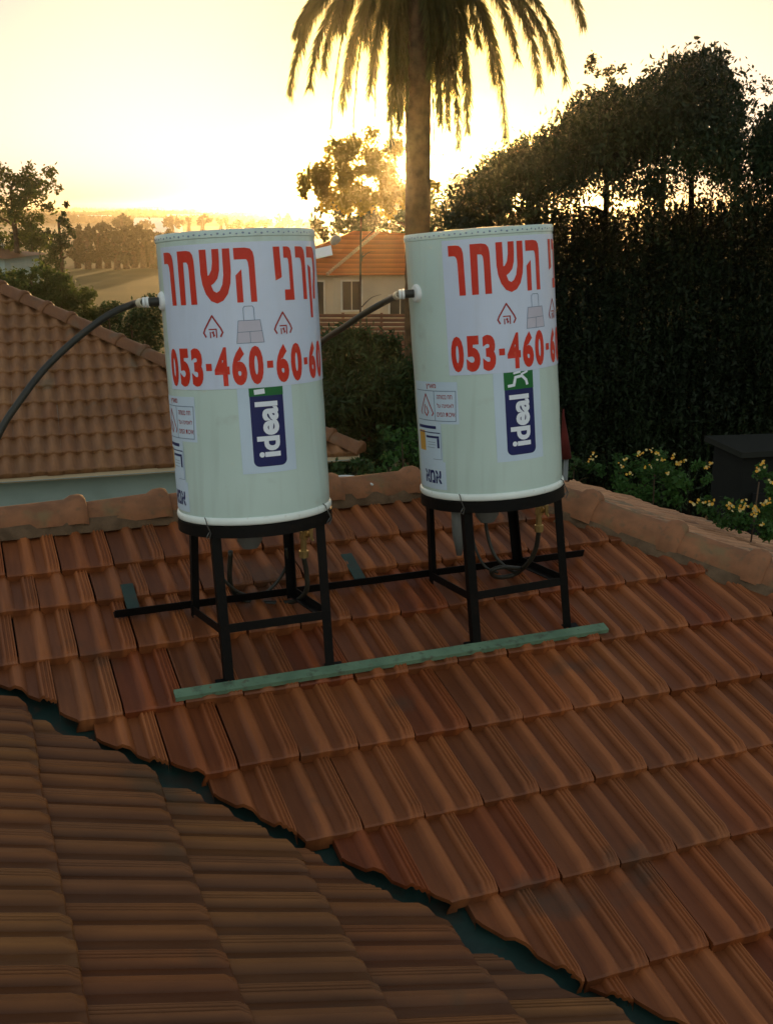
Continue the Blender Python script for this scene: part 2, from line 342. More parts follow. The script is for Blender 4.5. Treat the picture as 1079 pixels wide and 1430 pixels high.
# hip side slope
THS = math.atan(.2965/HK/1.0); YAWS = YAW+math.pi/2; FRS = frame(YAWS, THS); es, ns_, Ns = FRS; DS = -(Ns@hipA)
PBK = e1*math.cos(TH)-nh*HK; PBK /= np.linalg.norm(PBK); OUT = hit(1000, 712, Ns, DS); vout = OUT@ns_
mb = MB(); vtop = hipA@ns_
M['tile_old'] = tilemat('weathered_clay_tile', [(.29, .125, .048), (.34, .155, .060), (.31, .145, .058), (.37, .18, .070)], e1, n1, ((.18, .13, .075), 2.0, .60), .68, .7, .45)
lip = []; v = vout; i = 0
while v < vtop: lip.append((v, v+.36, .5*(i % 2))); v += .36; i += 1
tile_field(mb, FRS, DS, W1, lip, Cols(-12, 14, hipA@es), PROF_M, cuts=[(hipA-hp*.03, -hp, 0), (hipA, PBK, 0)], urange=lambda u, v: u < hipA@es+1.9)
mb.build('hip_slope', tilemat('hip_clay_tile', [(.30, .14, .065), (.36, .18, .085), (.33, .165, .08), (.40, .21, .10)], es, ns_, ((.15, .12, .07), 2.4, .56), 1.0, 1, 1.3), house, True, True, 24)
# back slope (down behind the ridge)
FRB = frame(YAW+math.pi, TH); DB = -(FRB[2]@P1(0, HV)); vtb = P1(0, HV)@FRB[1]
mb = MB()
tile_field(mb, FRB, DB, W1, [(vtb-.36*(k+1), vtb-.36*k, .5*(k % 2)) for k in range(5)], Cols(-10, 24, P1(HU, HV)@FRB[0]), PROF_M, cuts=[(P1(0, 4.60), nh, 0), (hipA, -PBK, 0)])
mb.build('back_slope', M['tile_old'], house, True, True, 40)
# decks under the tiles
mb = MB(); h = -.085
vt_ = lambda s: VX+vd*s-zup*.09
mb.add([P1(-3, HV, h), P1(HU, HV, h), hipB-zup*.09, P1(2.0, .3, h)], [(0, 1, 2, 3)])
q0 = vt_(4.6); q1 = vt_(-3.2)
mb.v = []; mb.f = []; mb.r = []; mb.c = []
mb.add([q0, q1, hipB-zup*.09, hipA-zup*.09, P1(-3.2, HV)-zup*.09], [(0, 1, 2, 3, 4)])
mb.add([q0, q1, P2(P2(0, 0)@e2*0+(q1@e2), 1.2, 0)-zup*.09, P2(q0@e2, 1.2)-zup*.09], [(0, 1, 2, 3)])
a_ = hipA-zup*.09; b_ = hipB-zup*.09
bh = e1*HK+nh*math.cos(TH)-zup*.2965
mb.add([a_, b_, b_+nh*5.2+e1*.4-zup*.16, a_+bh*1.9], [(0, 1, 2, 3)])
mb.build('roof_underlay', M['under'], house)
# walls
mb = MB(); c = P1(1.2, 2.4)
mb.box((c[0], c[1], (GZ-2.9)/2), e1, nh, zup, 2.6, 2.1, (-2.9-GZ)/2)
mb.build('wall', M['wall_green'], house)
# valley gutter
mb = MB()
for sgn, Dir in ((1, n1), (-1, n2)):
    pe = np.cross(vd, N1 if sgn > 0 else N2); pe = pe if pe@(vp*sgn) > 0 else -pe; pe /= np.linalg.norm(pe)
    rows = []
    for s in np.linspace(4.4, -3.1, 40):
        b = VX+vd*s-zup*.075; wob = .0025*math.sin(s*5)
        rows += [b, b+pe*.07+zup*wob, b+pe*.19+zup*wob]
    mb.add(rows, [(i*3+k, i*3+k+1, i*3+k+4, i*3+k+3) for i in range(39) for k in range(2)])
mb.build('valley_gutter', M['green_metal'], house, True)
# ridge and hip caps
def cap_mb(a, b, w=.115, hgt=.075, kn=0.):
    a, b = np.array(a), np.array(b); d = (b-a); L = np.linalg.norm(d); d /= L; x = np.cross(d, zup); x /= np.linalg.norm(x); y = np.cross(x, d)
    pr = [(-1, -.55), (-.97, -.1), (-.80, .42), (-.42, .86), (-.12, 1.0), (.12, 1.0), (.42, .86), (.80, .42), (.97, -.1), (1, -.55)]
    vs = []
    st = [(-.03, 1.06, -.002), (-.022, 1.15, .009), (.0, 1.19, .015), (.035, 1.16, .013), (.065, 1.03, .003), (.5*L, 1, 0), (L+.02, .97, -.006)]
    for (t, k, lift) in st: vs += [a+d*t+x*w*k*p[0]+y*(hgt*k*p[1]+lift) for p in pr]
    if kn: vs = []; st = [(-.035, 1.02, -.004), (-.028, 1.10, .012), (-.008, 1.14, .024), (.025, 1.14, .026), (.055, 1.10, .016), (.075, 1.0, .001), (.5*L, .97, -.001), (L+.02, .94, -.006)]
    if kn:
        for (t, k, lift) in st: vs += [a+d*t+x*w*k*p[0]+y*(hgt*k*p[1]+lift*(.35+.65*max(0, p[1]))) for p in pr]
    n = len(pr); m = MB(); m.add(vs, [(i*n+j, i*n+j+1, (i+1)*n+j+1, (i+1)*n+j) for i in range(len(st)-1) for j in range(n-1)])
    m.add(vs[:n], [tuple(range(n))]); return m
ru = [-2.0, -1.55, -1.12, -.72, -.30, .10, .503, .885, 1.31, 1.738, 2.173, 2.60]
for i in range(len(ru)-1):
    j = random.gauss(0, .004)
    a = P1(ru[i], HV)+zup*(.016+j); b = P1(ru[i+1], HV)+zup*(.016+random.gauss(0, .003))
    cap_mb(b, a, .105, .058).build('ridge_tile', M['ridge'], house, True, auto=50)
hl = [0, .30]
for q in ((831, 693), (946, 739), (1064, 776)):
    X = hit(q[0], q[1]+18, N1, D1); hl.append(float((X-hipA)@hd))
while hl[-1] < 4.6: hl.append(hl[-1]+.40)
for i in range(len(hl)-1):
    a = hipA+hd*hl[i]+zup*.022; b = hipA+hd*hl[i+1]+zup*(.022+random.gauss(0, .003))
    cap_mb(b, a, .115, .066, .9).build('ridge_tile', M['ridge'], house, True, auto=50)
# mortar beds
def bed(mb, a, b, w, z0, z1, n=60):
    a, b = np.array(a), np.array(b); d = (b-a)/np.linalg.norm(b-a); x = np.cross(d, zup); x /= np.linalg.norm(x); vs = []
    for i in range(n):
        p = a+(b-a)*i/(n-1); g = random.gauss(0, .006); g2 = random.gauss(0, .006)
        vs += [p-x*(w+g)+zup*z0, p-x*(w*.82+g)+zup*z1, p+x*(w*.82+g2)+zup*z1, p+x*(w+g2)+zup*z0]
    mb.add(vs, [(i*4+k, i*4+k+1, i*4+k+5, i*4+k+4) for i in range(n-1) for k in range(3)])
mb = MB(); bed(mb, P1(-2, HV), hipA, .118, -.05, .012); bed(mb, hipA, hipB, .150, -.075, .000)
mb.build('ridge_mortar', M['mortar'], house, True)
# ------------------------------------------------------------------ tanks
RT = .297
class Unit: pass
def unit(base, al, be, h):
    q = Unit(); q.c = np.array(base); ax = np.array([-math.sin(al), math.sin(be), 1]); q.ax = ax/np.linalg.norm(ax)
    a = e1-q.ax*(e1@q.ax); q.a = a/np.linalg.norm(a); q.b = np.cross(q.ax, q.a); q.h = h; return q
UL = unit((-.520, 4.34, -1.146), .049, .069, 1.056); UR = unit((.445, 4.675, -1.131), .073, .0495, 1.047)
def cyl(q, s, t, r): return q.c+q.ax*t+r*(math.sin(s/RT)*q.a-math.cos(s/RT)*q.b)
def wrap(bm_or, q, lift, name, m, parent):
    """flat (s,t) bmesh -> decal lying on the tank"""
    bm = bm_or; xs = [v.co.x for v in bm.verts]
    if not xs: bm.free(); return None
    x = math.floor(min(xs)/.012)*.012
    while x < max(xs):
        bmesh.ops.bisect_plane(bm, geom=bm.verts[:]+bm.edges[:]+bm.faces[:], plane_co=(x, 0, 0), plane_no=(1, 0, 0)); x += .012
    o0 = org(parent)
    for v in bm.verts: v.co = Vector(cyl(q, v.co.x, v.co.y, RT+lift)-o0)
    me = bpy.data.meshes.new(name); bm.to_mesh(me); bm.free(); return link(name, me, m, parent)
def polybm(polys, bm=None):
    bm = bm or bmesh.new()
    for p in polys: 
        vs = [bm.verts.new((x, y, 0)) for x, y in p]
        for t in tessellate_polygon([[Vector((x*1000, y*1000, 0)) for x, y in p]]): bm.faces.new([vs[i] for i in t])
    return bm
def rect(x0, x1, y0, y1): return [(x0, y0), (x1, y0), (x1, y1), (x0, y1)]
def rrect(x0, x1, y0, y1, r, corners='ab'):
    p = []
    for cx, cy, a0 in ((x1-r, y1-r, 0), (x0+r, y1-r, 90), (x0+r, y0+r, 180), (x1-r, y0+r, 270)):
        if a0 in (0, 90) and 't' not in corners: p.append((x1 if a0 == 0 else x0, y1)); continue
        p += [(cx+r*math.cos(math.radians(a0+k*15)), cy+r*math.sin(math.radians(a0+k*15))) for k in range(7)]
    return p
def strokes(lines, w):
    out = []
    for ln in lines:
        for (a, b) in zip(ln[:-1], ln[1:]):
            dx, dy = b[0]-a[0], b[1]-a[1]; L = math.hypot(dx, dy); nx, ny = -dy/L*w/2, dx/L*w/2; ex, ey = dx/L*w*.3, dy/L*w*.3
            out.append([(a[0]+nx-ex, a[1]+ny-ey), (a[0]-nx-ex, a[1]-ny-ey), (b[0]-nx+ex, b[1]-ny+ey), (b[0]+nx+ex, b[1]+ny+ey)])
    return out
def textbm(body, x0, x1, y0, y1, bold=0., rot=False, bm=None):
    cu = bpy.data.curves.new('t', 'FONT'); cu.body = body; cu.offset = bold; cu.resolution_u = 4; cu.size = 1
    o = bpy.data.objects.new('t', cu); COL.objects.link(o); dg = bpy.context.evaluated_depsgraph_get(); me = bpy.data.meshes.new_from_object(o.evaluated_get(dg))
    bpy.data.objects.remove(o); bpy.data.curves.remove(cu)
    bm = bm or bmesh.new(); n0 = len(bm.verts); bm.from_mesh(me); bpy.data.meshes.remove(me); bm.verts.ensure_lookup_table(); vs = bm.verts[n0:]
    if not vs: return bm
    if rot:
        for v in vs: v.co = Vector((-v.co.y, v.co.x, 0))
    ax, bx = min(v.co.x for v in vs), max(v.co.x for v in vs); ay, by = min(v.co.y for v in vs), max(v.co.y for v in vs)
    for v in vs: v.co = Vector((x0+(v.co.x-ax)/(bx-ax)*(x1-x0), y0+(v.co.y-ay)/(by-ay)*(y1-y0), 0))
    return bm
GL = {
 'resh': [[(0, 1), (.5, 1), (.72, .985), (.88, .93), (.95, .84), (.97, .7), (1, 0), (.60, 0), (.57, .62), (.54, .72), (.46, .775), (.35, .79), (0, .79)]],
 'het': [[(0, 1), (.58, 1), (.80, .98), (.92, .92), (.97, .82), (.98, .7), (1, 0), (.665, 0), (.655, .64), (.63, .74), (.56, .785), (.36, .79), (.34, 0), (0, 0)]],
 'shin': [[(0, 1), (.0, .55), (.04, .36), (.14, .18), (.30, .05), (.5, 0), (.70, .05), (.86, .17), (.96, .36), (1, .58), (1, 1), (.765, 1), (.755, .52), (.70, .34), (.6, .235), (.5, .20), (.40, .235), (.335, .34), (.45, .385), (.56, .46), (.63, .60), (.65, .78), (.655, 1), (.43, 1), (.42, .76), (.38, .62), (.29, .53), (.24, .52), (.235, 1)]],
 'he': [[(0, 1), (.55, 1), (.80, .98), (.93, .92), (.98, .82), (.985, .7), (1, 0), (.70, 0), (.69, .64), (.66, .74), (.6, .785), (.5, .79), (0, .79)], [(.03, 0), (.33, 0), (.33, .61), (.03, .50)]],
 'yod': [[(0, 1), (.9, 1), (1, .44), (.85, .42), (.12, .375)]],
 'nun': [[(.08, 1), (.5, 1), (.72, .98), (.86, .92), (.93, .8), (.95, .6), (1, 0), (0, 0), (.02, .20), (.58, .20), (.57, .66), (.53, .76), (.44, .79), (.08, .79)]],
 'qof': [[(0, 1), (.6, 1), (.82, .97), (.95, .88), (1, .74), (1, .56), (.95, .40), (.84, .22), (.78, 0), (.50, 0), (.55, .24), (.68, .42), (.72, .56), (.72, .66), (.67, .75), (.56, .79), (0, .79)], [(.06, .66), (.36, .60), (.36, -.36), (.12, -.36)]]}
def glyph(n, x0, x1, y0, y1): return [[(x0+x*(x1-x0), y0+y*(y1-y0)) for x, y in p] for p in GL[n]]
def tank(q, s0, t0, ds, label, hose_s):
    T = thing('water_tank', label, 'water tank', tuple(q.c), 'white cylindrical water tanks on the roof stand')
    h = q.h; pr = [(RT-.004, -.012), (RT+.003, -.010), (RT+.006, -.003), (RT+.006, .010), (RT+.003, .016), (RT-.001, .018)]
    m = MB(); m.lathe(q.c, q.ax, pr, 96, q.a); m.lathe(q.c, q.ax, [(.0005, -.02), (.15, -.018), (RT-.02, -.012), (RT-.004, -.012)], 96, q.a); m.build('bottom_rim', M['rim'], T, True, auto=60)
    m = MB(); m.lathe(q.c, q.ax, [(RT-.001, .016), (RT, .03)]+[(RT+.0008*math.sin(k*1.7), .03+(h-.075)*k/14) for k in range(1, 14)]+[(RT, h-.045), (RT, h-.028)], 128, q.a); body = m.build('body', M['enamel'], T, True)
    m = MB(); m.lathe(q.c, q.ax, [(RT, h-.028), (RT+.003, h-.026), (RT+.0035, h-.006), (RT+.001, h), (RT-.006, h), (RT-.010, h-.006), (RT-.012, h-.018), (RT*.8, h-.006), (RT*.5, h+.006), (.001, h+.010)], 128, q.a); lid = m.build('lid', M['enamel'], T, True, auto=50)
    m = MB()
    for k in range(84):
        s = 2*math.pi*RT*k/84; p = cyl(q, s, h-.014-.003*(k % 2), RT+.0036)
        d = (p-q.c-q.ax*((p-q.c)@q.ax)); d /= np.linalg.norm(d); x = np.cross(q.ax, d)
        rr = .0028+.0012*random.random(); m.add([p+d*.0012]+[p+rr*(math.cos(a)*x*1.3+math.sin(a)*q.ax) for a in [2*math.pi*j/6 for j in range(6)]], [(0, j+1, (j+1) % 6+1) for j in range(6)])
    m.build('seam_dots', M['greyblue'], lid)
    # big vinyl sheet
    sh = wrap(polybm([rect(s0, s0+.79, .494, 1.010)]), q, .0012, 'sign_sheet', M['sheet'], T)
    G = []
    Y0, Y1 = .800, .990
    for nme, a, b in (('resh', .026, .088), ('het', .112, .188), ('shin', .210, .322), ('he', .335, .408), ('yod', .479, .509), ('nun', .518, .562), ('resh', .578, .636), ('qof', .648, .722)): G += glyph(nme, s0+a, s0+b, Y0, Y1)
    wrap(polybm(G), q, .0022, 'red_name_lettering', M['red'], sh)
    bm = bmesh.new(); d0, d1 = .506, .645
    for ch, a, b in (('0', .014, .066), ('5', .076, .130), ('3', .140, .190), ('4', .236, .292), ('6', .301, .354), ('0', .362, .414), ('6', .463, .515), ('0', .525, .578), ('6', .620, .672), ('0', .680, .732)):
        textbm(ch, s0+a, s0+b, d0, d1, .055 if ch != '4' else .035, bm=bm)
    polybm([rect(s0+.203, s0+.226, .562, .588), rect(s0+.428, s0+.451, .562, .588), rect(s0+.590, s0+.611, .562, .588)], bm)
    wrap(bm, q, .0022, 'red_phone_number', M['red'], sh)
    for cx in (.241, .502):
        x = s0+cx; y = .684
        E = strokes([[(x-.028, y), (x-.036, y+.014), (x-.030, y+.028), (x, y+.074), (x+.030, y+.028), (x+.036, y+.014), (x+.028, y)]], .006)
        E += strokes([[(x-.014, y+.026), (x+.013, y+.026), (x+.013, y-.003)], [(x-.010, y+.016), (x-.010, y-.003)], [(x-.003, y+.016), (x+.006, y+.004)], [(x+.002, y+.018), (x+.002, y+.000)]], .0045)
        wrap(polybm(E), q, .0022, 'flame_mark', M['dkred'], sh)
    x = s0+.374; y = .657
    wrap(polybm([[(x-.048, y), (x+.048, y), (x+.038, y+.078), (x-.038, y+.078)]]), q, .0018, 'pale_pink_block', M['pinkp'], sh)
    wrap(polybm(strokes([[(x-.049, y-.001), (x+.049, y-.001), (x+.039, y+.079), (x-.039, y+.079), (x-.049, y-.001)], [(x-.019, y+.08), (x-.019, y+.122), (x-.014, y+.129), (x+.014, y+.129), (x+.019, y+.122), (x+.019, y+.08)], [(x-.044, y+.038), (x+.044, y+.040)], [(x, y+.038), (x, y)]], .0022)), q, .0024, 'block_outline', M['greyblue'], sh)
    # vertical logo label
    lb = wrap(polybm([rect(-.106, .102, t0, .4935)]), q, .0007, 'logo_label', M['sheet2'], T)
    wrap(polybm([rrect(-.063, .063, t0+.024, t0+.283, .022, 'b')]), q, .0013, 'navy_field', M['navy'], lb)
    wrap(polybm([rect(-.064, .064, t0+.283, .493)]), q, .0013, 'green_field', M['ggreen'], lb)
    wrap(textbm('ideal', -.046, .040, t0+.058, t0+.262, .035, True), q, .0020, 'white_lettering', M['wprint'], lb)
    hb = strokes([[(-.046, t0+.298), (-.046+.022, t0+.300), (-.016, t0+.330), (.012, t0+.334), (.030, t0+.316), (.034, t0+.300)]], .011)
    if t0 < .16: hb += strokes([[(-.022, t0+.346), (.004, t0+.350)], [(.010, t0+.340), (.036, t0+.349)]], .008)
    else: hb = strokes([[(-.040, t0+.298), (-.012, t0+.300)]], .018)
    wrap(polybm(hb), q, .0020, 'white_hebrew_lettering', M['wprint'], lb)
    # side stickers
    st = wrap(polybm([rect(ds-.52, ds-.250, .300, .468)]), q, .0007, 'safety_sticker', M['sheet2'], T)
    wrap(polybm(strokes([[(ds-.50, .312), (ds-.264, .312), (ds-.258, .432), (ds-.50, .432)], [(ds-.366, .312), (ds-.366, .432)]], .003)), q, .0014, 'sticker_border', M['greyblue'], st)
    bm = bmesh.new()
    for (b_, x0, x1, y0) in (('החוטב חח', -.350, -.275, .400), ('לע הנימאל', -.352, -.270, .366), ('םימה תוכיא', -.354, -.266, .330)):
        textbm(b_, ds+x0, ds+x1, y0, y0+.017, .01, bm=bm)
    wrap(bm, q, .0014, 'small_red_lettering', M['dkred'], st)
    wrap(textbm('ץראמ', ds-.412, ds-.352, .438, .460, .02), q, .0014, 'sticker_heading', M['dkred'], st)
    wrap(polybm(strokes([[(ds-.455, .335), (ds-.463, .345), (ds-.42, .418), (ds-.376, .342), (ds-.384, .332)], [(ds-.43, .375), (ds-.437, .345), (ds-.42, .330), (ds-.408, .345), (ds-.42, .368)]], .0055)), q, .0014, 'sticker_flame', M['dkred'], st)
    en = wrap(polybm([rect(ds-.52, ds-.338, .145, .300), rect(ds-.52, ds-.326, .030, .145)]), q, .0009, 'energy_label', M['sheet2'], T)
    wrap(polybm([rect(ds-.50, ds-.366, .278, .290), rect(ds-.50, ds-.345, .260, .264), rect(ds-.435, ds-.352, .240, .249)]), q, .0014, 'label_bars', M['navy'], en)
    wrap(polybm([rect(ds-.364, ds-.352, .200, .2395)]), q, .0014, 'label_side_bar', M['navy'], en)
    wrap(polybm([rect(ds-.50, ds-.445, .185, .268)]), q, .0013, 'orange_bar', M['orange'], en)
    wrap(polybm(strokes([[(ds-.395, .154), (ds-.344, .154), (ds-.342, .262)]], .002)+[rect(ds-.425, ds-.375, .222, .224), rect(ds-.425, ds-.375, .212, .214), rect(ds-.43, ds-.38, .200, .202)]), q, .0014, 'label_lines', M['greyblue'], en)
    wrap(textbm('אמא', ds-.462, ds-.350, .054, .108, .03), q, .0016, 'navy_lettering', M['navy'], en)
    # inlet flange
    p = cyl(q, hose_s, .818, RT); d = p-q.c-q.ax*((p-q.c)@q.ax); d /= np.linalg.norm(d)
    m = MB(); m.lathe(p, d, [(.036, -.01), (.036, .004), (.030, .012), (.020, .014), (.0005, .014)], 24); m.build('inlet_flange', M['whiteplastic'], T, True, auto=40)
    # heating element cap under the tank
    c0 = q.c-q.ax*.02-q.a*.03; m = MB(); m.lathe(c0, -q.ax, [(.001, 0), (.075, 0), (.075, .02), (.055, .05), (.05, .11), (.03, .14), (.001, .145)], 24); m.build('element_cap', M['greyplastic'], T, True, auto=40)
    return T, p, d
TL, hpL, hdL = tank(UL, -.418, .180, -.030, 'pale water tank at the stand\'s left end, its sign reaching both edges', -.452)
TR, hpR, hdR = tank(UR, -.280, .142, 0.0, 'pale white water tank nearer the large weeping tree, plain strip left of its sign', -.437)
# ------------------------------------------------------------------ stand
foot = {'L': [(.877, 3.277), (1.318, 3.2785), (.842, 3.742), (1.300, 3.775)], 'R': [(1.929, 3.283), (2.404, 3.305), (1.9275, 3.774), (2.400, 3.808)]}
st = thing('tank_stand', 'black welded steel stand with two round seats carrying both water tanks', 'stand', tuple(P1(1.6, 3.3)))
LS = .0
for key, q in (('L', UL), ('R', UR)):
    r = RT+.006; m = MB(); m.lathe(q.c, q.ax, [(r, -.014), (r, -.058), (r-.006, -.058), (r-.006, -.020), (r-.03, -.020), (r-.03, -.014), (r, -.014)], 72, q.a); m.build('seat_ring', M['black_steel'], st, True, auto=30)
    tops = [q.c-q.ax*.03+(r-.008)*(math.cos(a)*q.a+math.sin(a)*q.b) for a in [math.radians(x) for x in (-139, -41, 141, 47)]]
    ft = [P1(u, v, .004) for u, v in foot[key]]
    for i in range(4):
        up = -q.b if i < 2 else q.b; sd = q.a*(1 if i in (0, 2) else -1)
        m = MB(); m.angle(ft[i], tops[i], .036, .004, up*-1, sd); m.bar(ft[i]-q.ax*.0, ft[i]+q.ax*.006, .055, .055) if i < 2 else None
        if i < 2: m.box(ft[i]+N1*.006, e1, n1, N1, .035, .03, .004)
        m.build('leg', M['black_steel'], st)
    ex = lambda i, f: ft[i]+(tops[i]-ft[i])*f
    bl, brr = ex(2, .03), ex(3, .03); fl, frr = ex(0, .335), ex(1, .335)
    for a, b, k in ((bl, fl, q.a), (brr, frr, -q.a), (fl, frr, q.b)):
        m = MB(); m.angle(a, b, .034, .004, q.ax, k); m.build('cross_brace', M['black_steel'], st)
    for i in (0, 1):      # tie wire
        a = math.radians((-139, -41)[i]); dr = math.cos(a)*q.a+math.sin(a)*q.b; p = q.c+dr*(RT+.009)
        m = MB(); pts = [p+q.ax*.022-q.a*.012, p+q.ax*.014-q.a*.006+dr*.004, p-q.ax*.01+dr*.007, p-q.ax*.04+dr*.008+q.a*.012, p-q.ax*.062+dr*.006+q.a*.004, p-q.ax*.055+dr*.006-q.a*.008, p-q.ax*.035+dr*.008+q.a*.006]
        m.tube(pts, .0022, 6); m.build('tie_wire', M['wire'], st, True)
m = MB(); m.angle(P1(.536, 3.775, .012), P1(2.735, 3.805, .012), .036, .004, N1, nh); m.build('long_bar', M['black_steel'], st)
for u, v in ((.62, 3.90), (1.62, 3.94)):
    m = MB(); m.box(P1(u, v, .012), e1, n1, N1, .026, .10, .003); m.build('fixing_strap', M['green_metal'], st)
m = MB(); m.box(P1(1.616, 3.262, .016), e1+n1*.012, n1, N1, .94, .024, .006); m.box(P1(1.616, 3.2395, .010), e1+n1*.012, n1, N1, .94, .0016, .007)
tag(m.build('base_strip', M['green_strip']), 'long green painted strip lying on the tiles under the stand\'s front feet', 'strip')
# ------------------------------------------------------------------ hoses and fittings
def smooth_path(P, n=8):
    P = [np.array(p, float) for p in P]; P = [2*P[0]-P[1]]+P+[2*P[-1]-P[-2]]; out = []
    for i in range(1, len(P)-2):
        for k in range(n):
            t = k/n; a, b, c, d = P[i-1:i+3]; out.append(.5*((2*b)+(-a+c)*t+(2*a-5*b+4*c-d)*t*t+(-a+3*b-3*c+d)*t**3))
    out.append(P[-2]); return out
def hose(name, label, P, r, p0, d0, par=None):
    T = thing(name, label, 'hose', tuple(p0)); pts = smooth_path(P)
    m = MB(); m.tube(pts, r, 12); m.build('rubber_hose', M['rubber'], T, True)
    a = pts[0]; d = pts[0]-pts[1]; d /= np.linalg.norm(d)
    m = MB(); m.tube([p0+d0*.012, p0+d0*.05], .0165, 14); m.build('end_sleeve', M['rubber'], T, True, auto=40)
    m = MB(); m.tube([p0+d0*.05, p0+d0*.060], .020, 14); m.tube([p0+d0*.063, p0+d0*.072], .019, 14); m.build('clamp', M['whiteplastic'], T, True, auto=40)
    m = MB(); m.tube([p0+d0*.070, a-d*.04], .0175, 14); m.build('brass_coupling', M['paleplastic'], T, True, auto=40)
dL = -np.array([1, .05, .06]); dL /= np.linalg.norm(dL)
hose('inlet_hose', 'thick black hose arching from the left tank down over the neighbour\'s roof', [hpL+dL*.07, at(185, 425, 4.36), at(150, 441, 4.32), at(105, 475, 4.28), at(62, 516, 4.22), at(28, 560, 4.15), at(2, 600, 4.1), at(-22, 660, 4.05), at(-40, 760, 4.0)], .0135, hpL, dL)
hose('inlet_hose', 'thick black hose arching from the right tank down behind the left tank', [hpR+dL*.07, at(540, 420, 4.75), at(510, 437, 4.85), at(480, 457, 4.95), at(450, 477, 5.05), at(420, 505, 5.1), at(395, 560, 5.1), at(385, 640, 5.05), at(390, 712, 4.95)], .0135, hpR, dL)
def drain(q, px, y0, y1, depth, label, loop):
    T = thing('drain_valve', label, 'valve', tuple(at(px, y0, depth)), 'brass valves under the tanks')
    m = MB(); m.tube([at(px+2, y0-18, depth), at(px+2, y0, depth)], .013, 10); m.tube([at(px+1, y0, depth), at(px, y0+10, depth)], .02, 6); m.tube([at(px, y0+10, depth), at(px, y1-8, depth)], .013, 10); m.tube([at(px, y1-9, depth), at(px, y1, depth)], .02, 8); m.tube([at(px, y0+8, depth), at(px+10, y0+4, depth-.02)], .009, 8); m.build('valve_body', M['brass'], T, True, auto=35)
    m = MB(); m.box(at(px+11, y0+4, depth-.03), (1, 0, 0), (0, 1, 0), (0, 0, 1), .006, .006, .022); m.tube([at(px+7, y0-6, depth-.03), at(px+13, y0+13, depth-.03)], .005, 6); m.build('lever', M['brass'], T)
    P = [at(*p) for p in loop]; m = MB(); m.tube(smooth_path(P), .0105, 10); m.build('outlet_hose', M['rubber'], T, True)
drain(UL, 424, 742, 778, 4.42, 'brass valve and black hose hanging below the left tank', [(424, 778, 4.42), (428, 800, 4.44), (428, 824, 4.46), (415, 838, 4.55), (390, 842, 4.6), (340, 838, 4.6), (322, 815, 4.55), (322, 770, 4.5)])
drain(UR, 752, 708, 742, 4.75, 'brass valve and black hose hanging below the right tank', [(752, 740, 4.75), (748, 765, 4.78), (738, 785, 4.82), (718, 802, 4.9), (694, 806, 4.85), (686, 798, 4.8), (700, 792, 4.8), (726, 794, 4.86)])
m = MB(); m.tube(smooth_path([at(400, 765, 4.6), at(400, 790, 4.62), at(385, 815, 4.62), at(362, 832, 4.6), at(335, 828, 4.55), at(315, 812, 4.5), at(300, 790, 4.5)]), .007, 8)
tag(m.build('thin_pipe', M['rubber'], None, True), 'thin dark pipe looping under the left tank', 'pipe')
m = MB(); m.tube(smooth_path([at(676, 712, 4.9), at(680, 745, 4.9), at(690, 775, 4.88), at(706, 792, 4.88), at(720, 800, 4.9)]), .008, 8); m.tube(smooth_path([at(655, 712, 4.9), at(662, 760, 4.9), at(676, 790, 4.86), at(695, 800, 4.86)]), .006, 8)
tag(m.build('thin_pipe', M['rubber'], None, True), 'pair of thin dark pipes running under the right tank', 'pipe')
m = MB(); m.tube([at(638, 700, 4.62), at(640, 745, 4.62), at(641, 775, 4.62)], [.028, .027, .012], 12)
m.build('thermostat_tube', M['greyplastic'], TR, True)
m = MB(); m.tube(smooth_path([at(452, 676, 5.5), at(462, 668, 5.6), at(478, 665, 5.65), at(495, 666, 5.65), at(508, 670, 5.6), at(520, 677, 5.5)]), .006, 8)
tag(m.build('white_cable', M['whiteplastic'], None, True), 'short white cable lying over the ridge tiles between the tanks', 'cable')
# ------------------------------------------------------------------ neighbour house on the left
YN = math.radians(17); THN = math.radians(26); FRN = frame(YN, THN); en, nn_, NN = FRN
CN = atz(503, 631, -3.0); DN = -(NN@CN); nhN = np.array([-math.sin(YN), math.cos(YN), 0])
nb = thing('neighbour_house', 'neighbouring house on the left with wavy clay tile roof and pale green wall', 'house', (CN[0]-5, CN[1]+3, GZ))
HA = hit(-60, 377, NN, DN); hdn = HA-CN; L_ = np.linalg.norm(hdn); hdn /= L_; hpn = np.cross(hdn*[1, 1, 0], zup); hpn /= np.linalg.norm(hpn); hpn = hpn if (CN-en*2-CN)@hpn > 0 else -hpn
mb = MB(); cu = CN@en; cv = CN@nn_
tile_field(mb, FRN, DN, .182, [(cv+.357*i, cv+.357*(i+1), .0) for i in range(0, 13)], Cols(-42, 1, cu), PROF_S, thick=.055, cuts=[(CN, hpn, 0)])
mb.build('front_slope', M['tile_old'], nb, True, True, 50)
# narrow return slope behind the hip
o1 = [hit(x, y, NN, DN) for x, y in ((-60, 377), (10, 400), (113, 439), (219, 479), (330, 530), (503, 631))]
mb = MB(); hipn = [CN+hdn*t for t in np.linspace(L_, 0, 30)]
down = np.array([en[0], en[1], 0])*.95-zup*.30
vs = []
for i, p in enumerate(hipn):
    t = i/29; wdt = .62-.54*t+.03*(i % 2)
    vs += [p+zup*.02, p+down*wdt*.5+zup*.02, p+down*wdt]
mb.add(vs, [(i*3+k, i*3+k+3, i*3+k+4, i*3+k+1) for i in range(29) for k in range(2)], .5); mb.build('side_slope', M['tile_old'], nb, False, True)
mb = MB(); nc = int(L_/.42)
for i in range(nc):
    a = CN+hdn*(L_*i/nc)+zup*.04; b = CN+hdn*(L_*(i+1)/nc)+zup*.04
    cap_mb(a, b, .12, .075).build('ridge_tile', M['tile_old'], nb, True, auto=50)
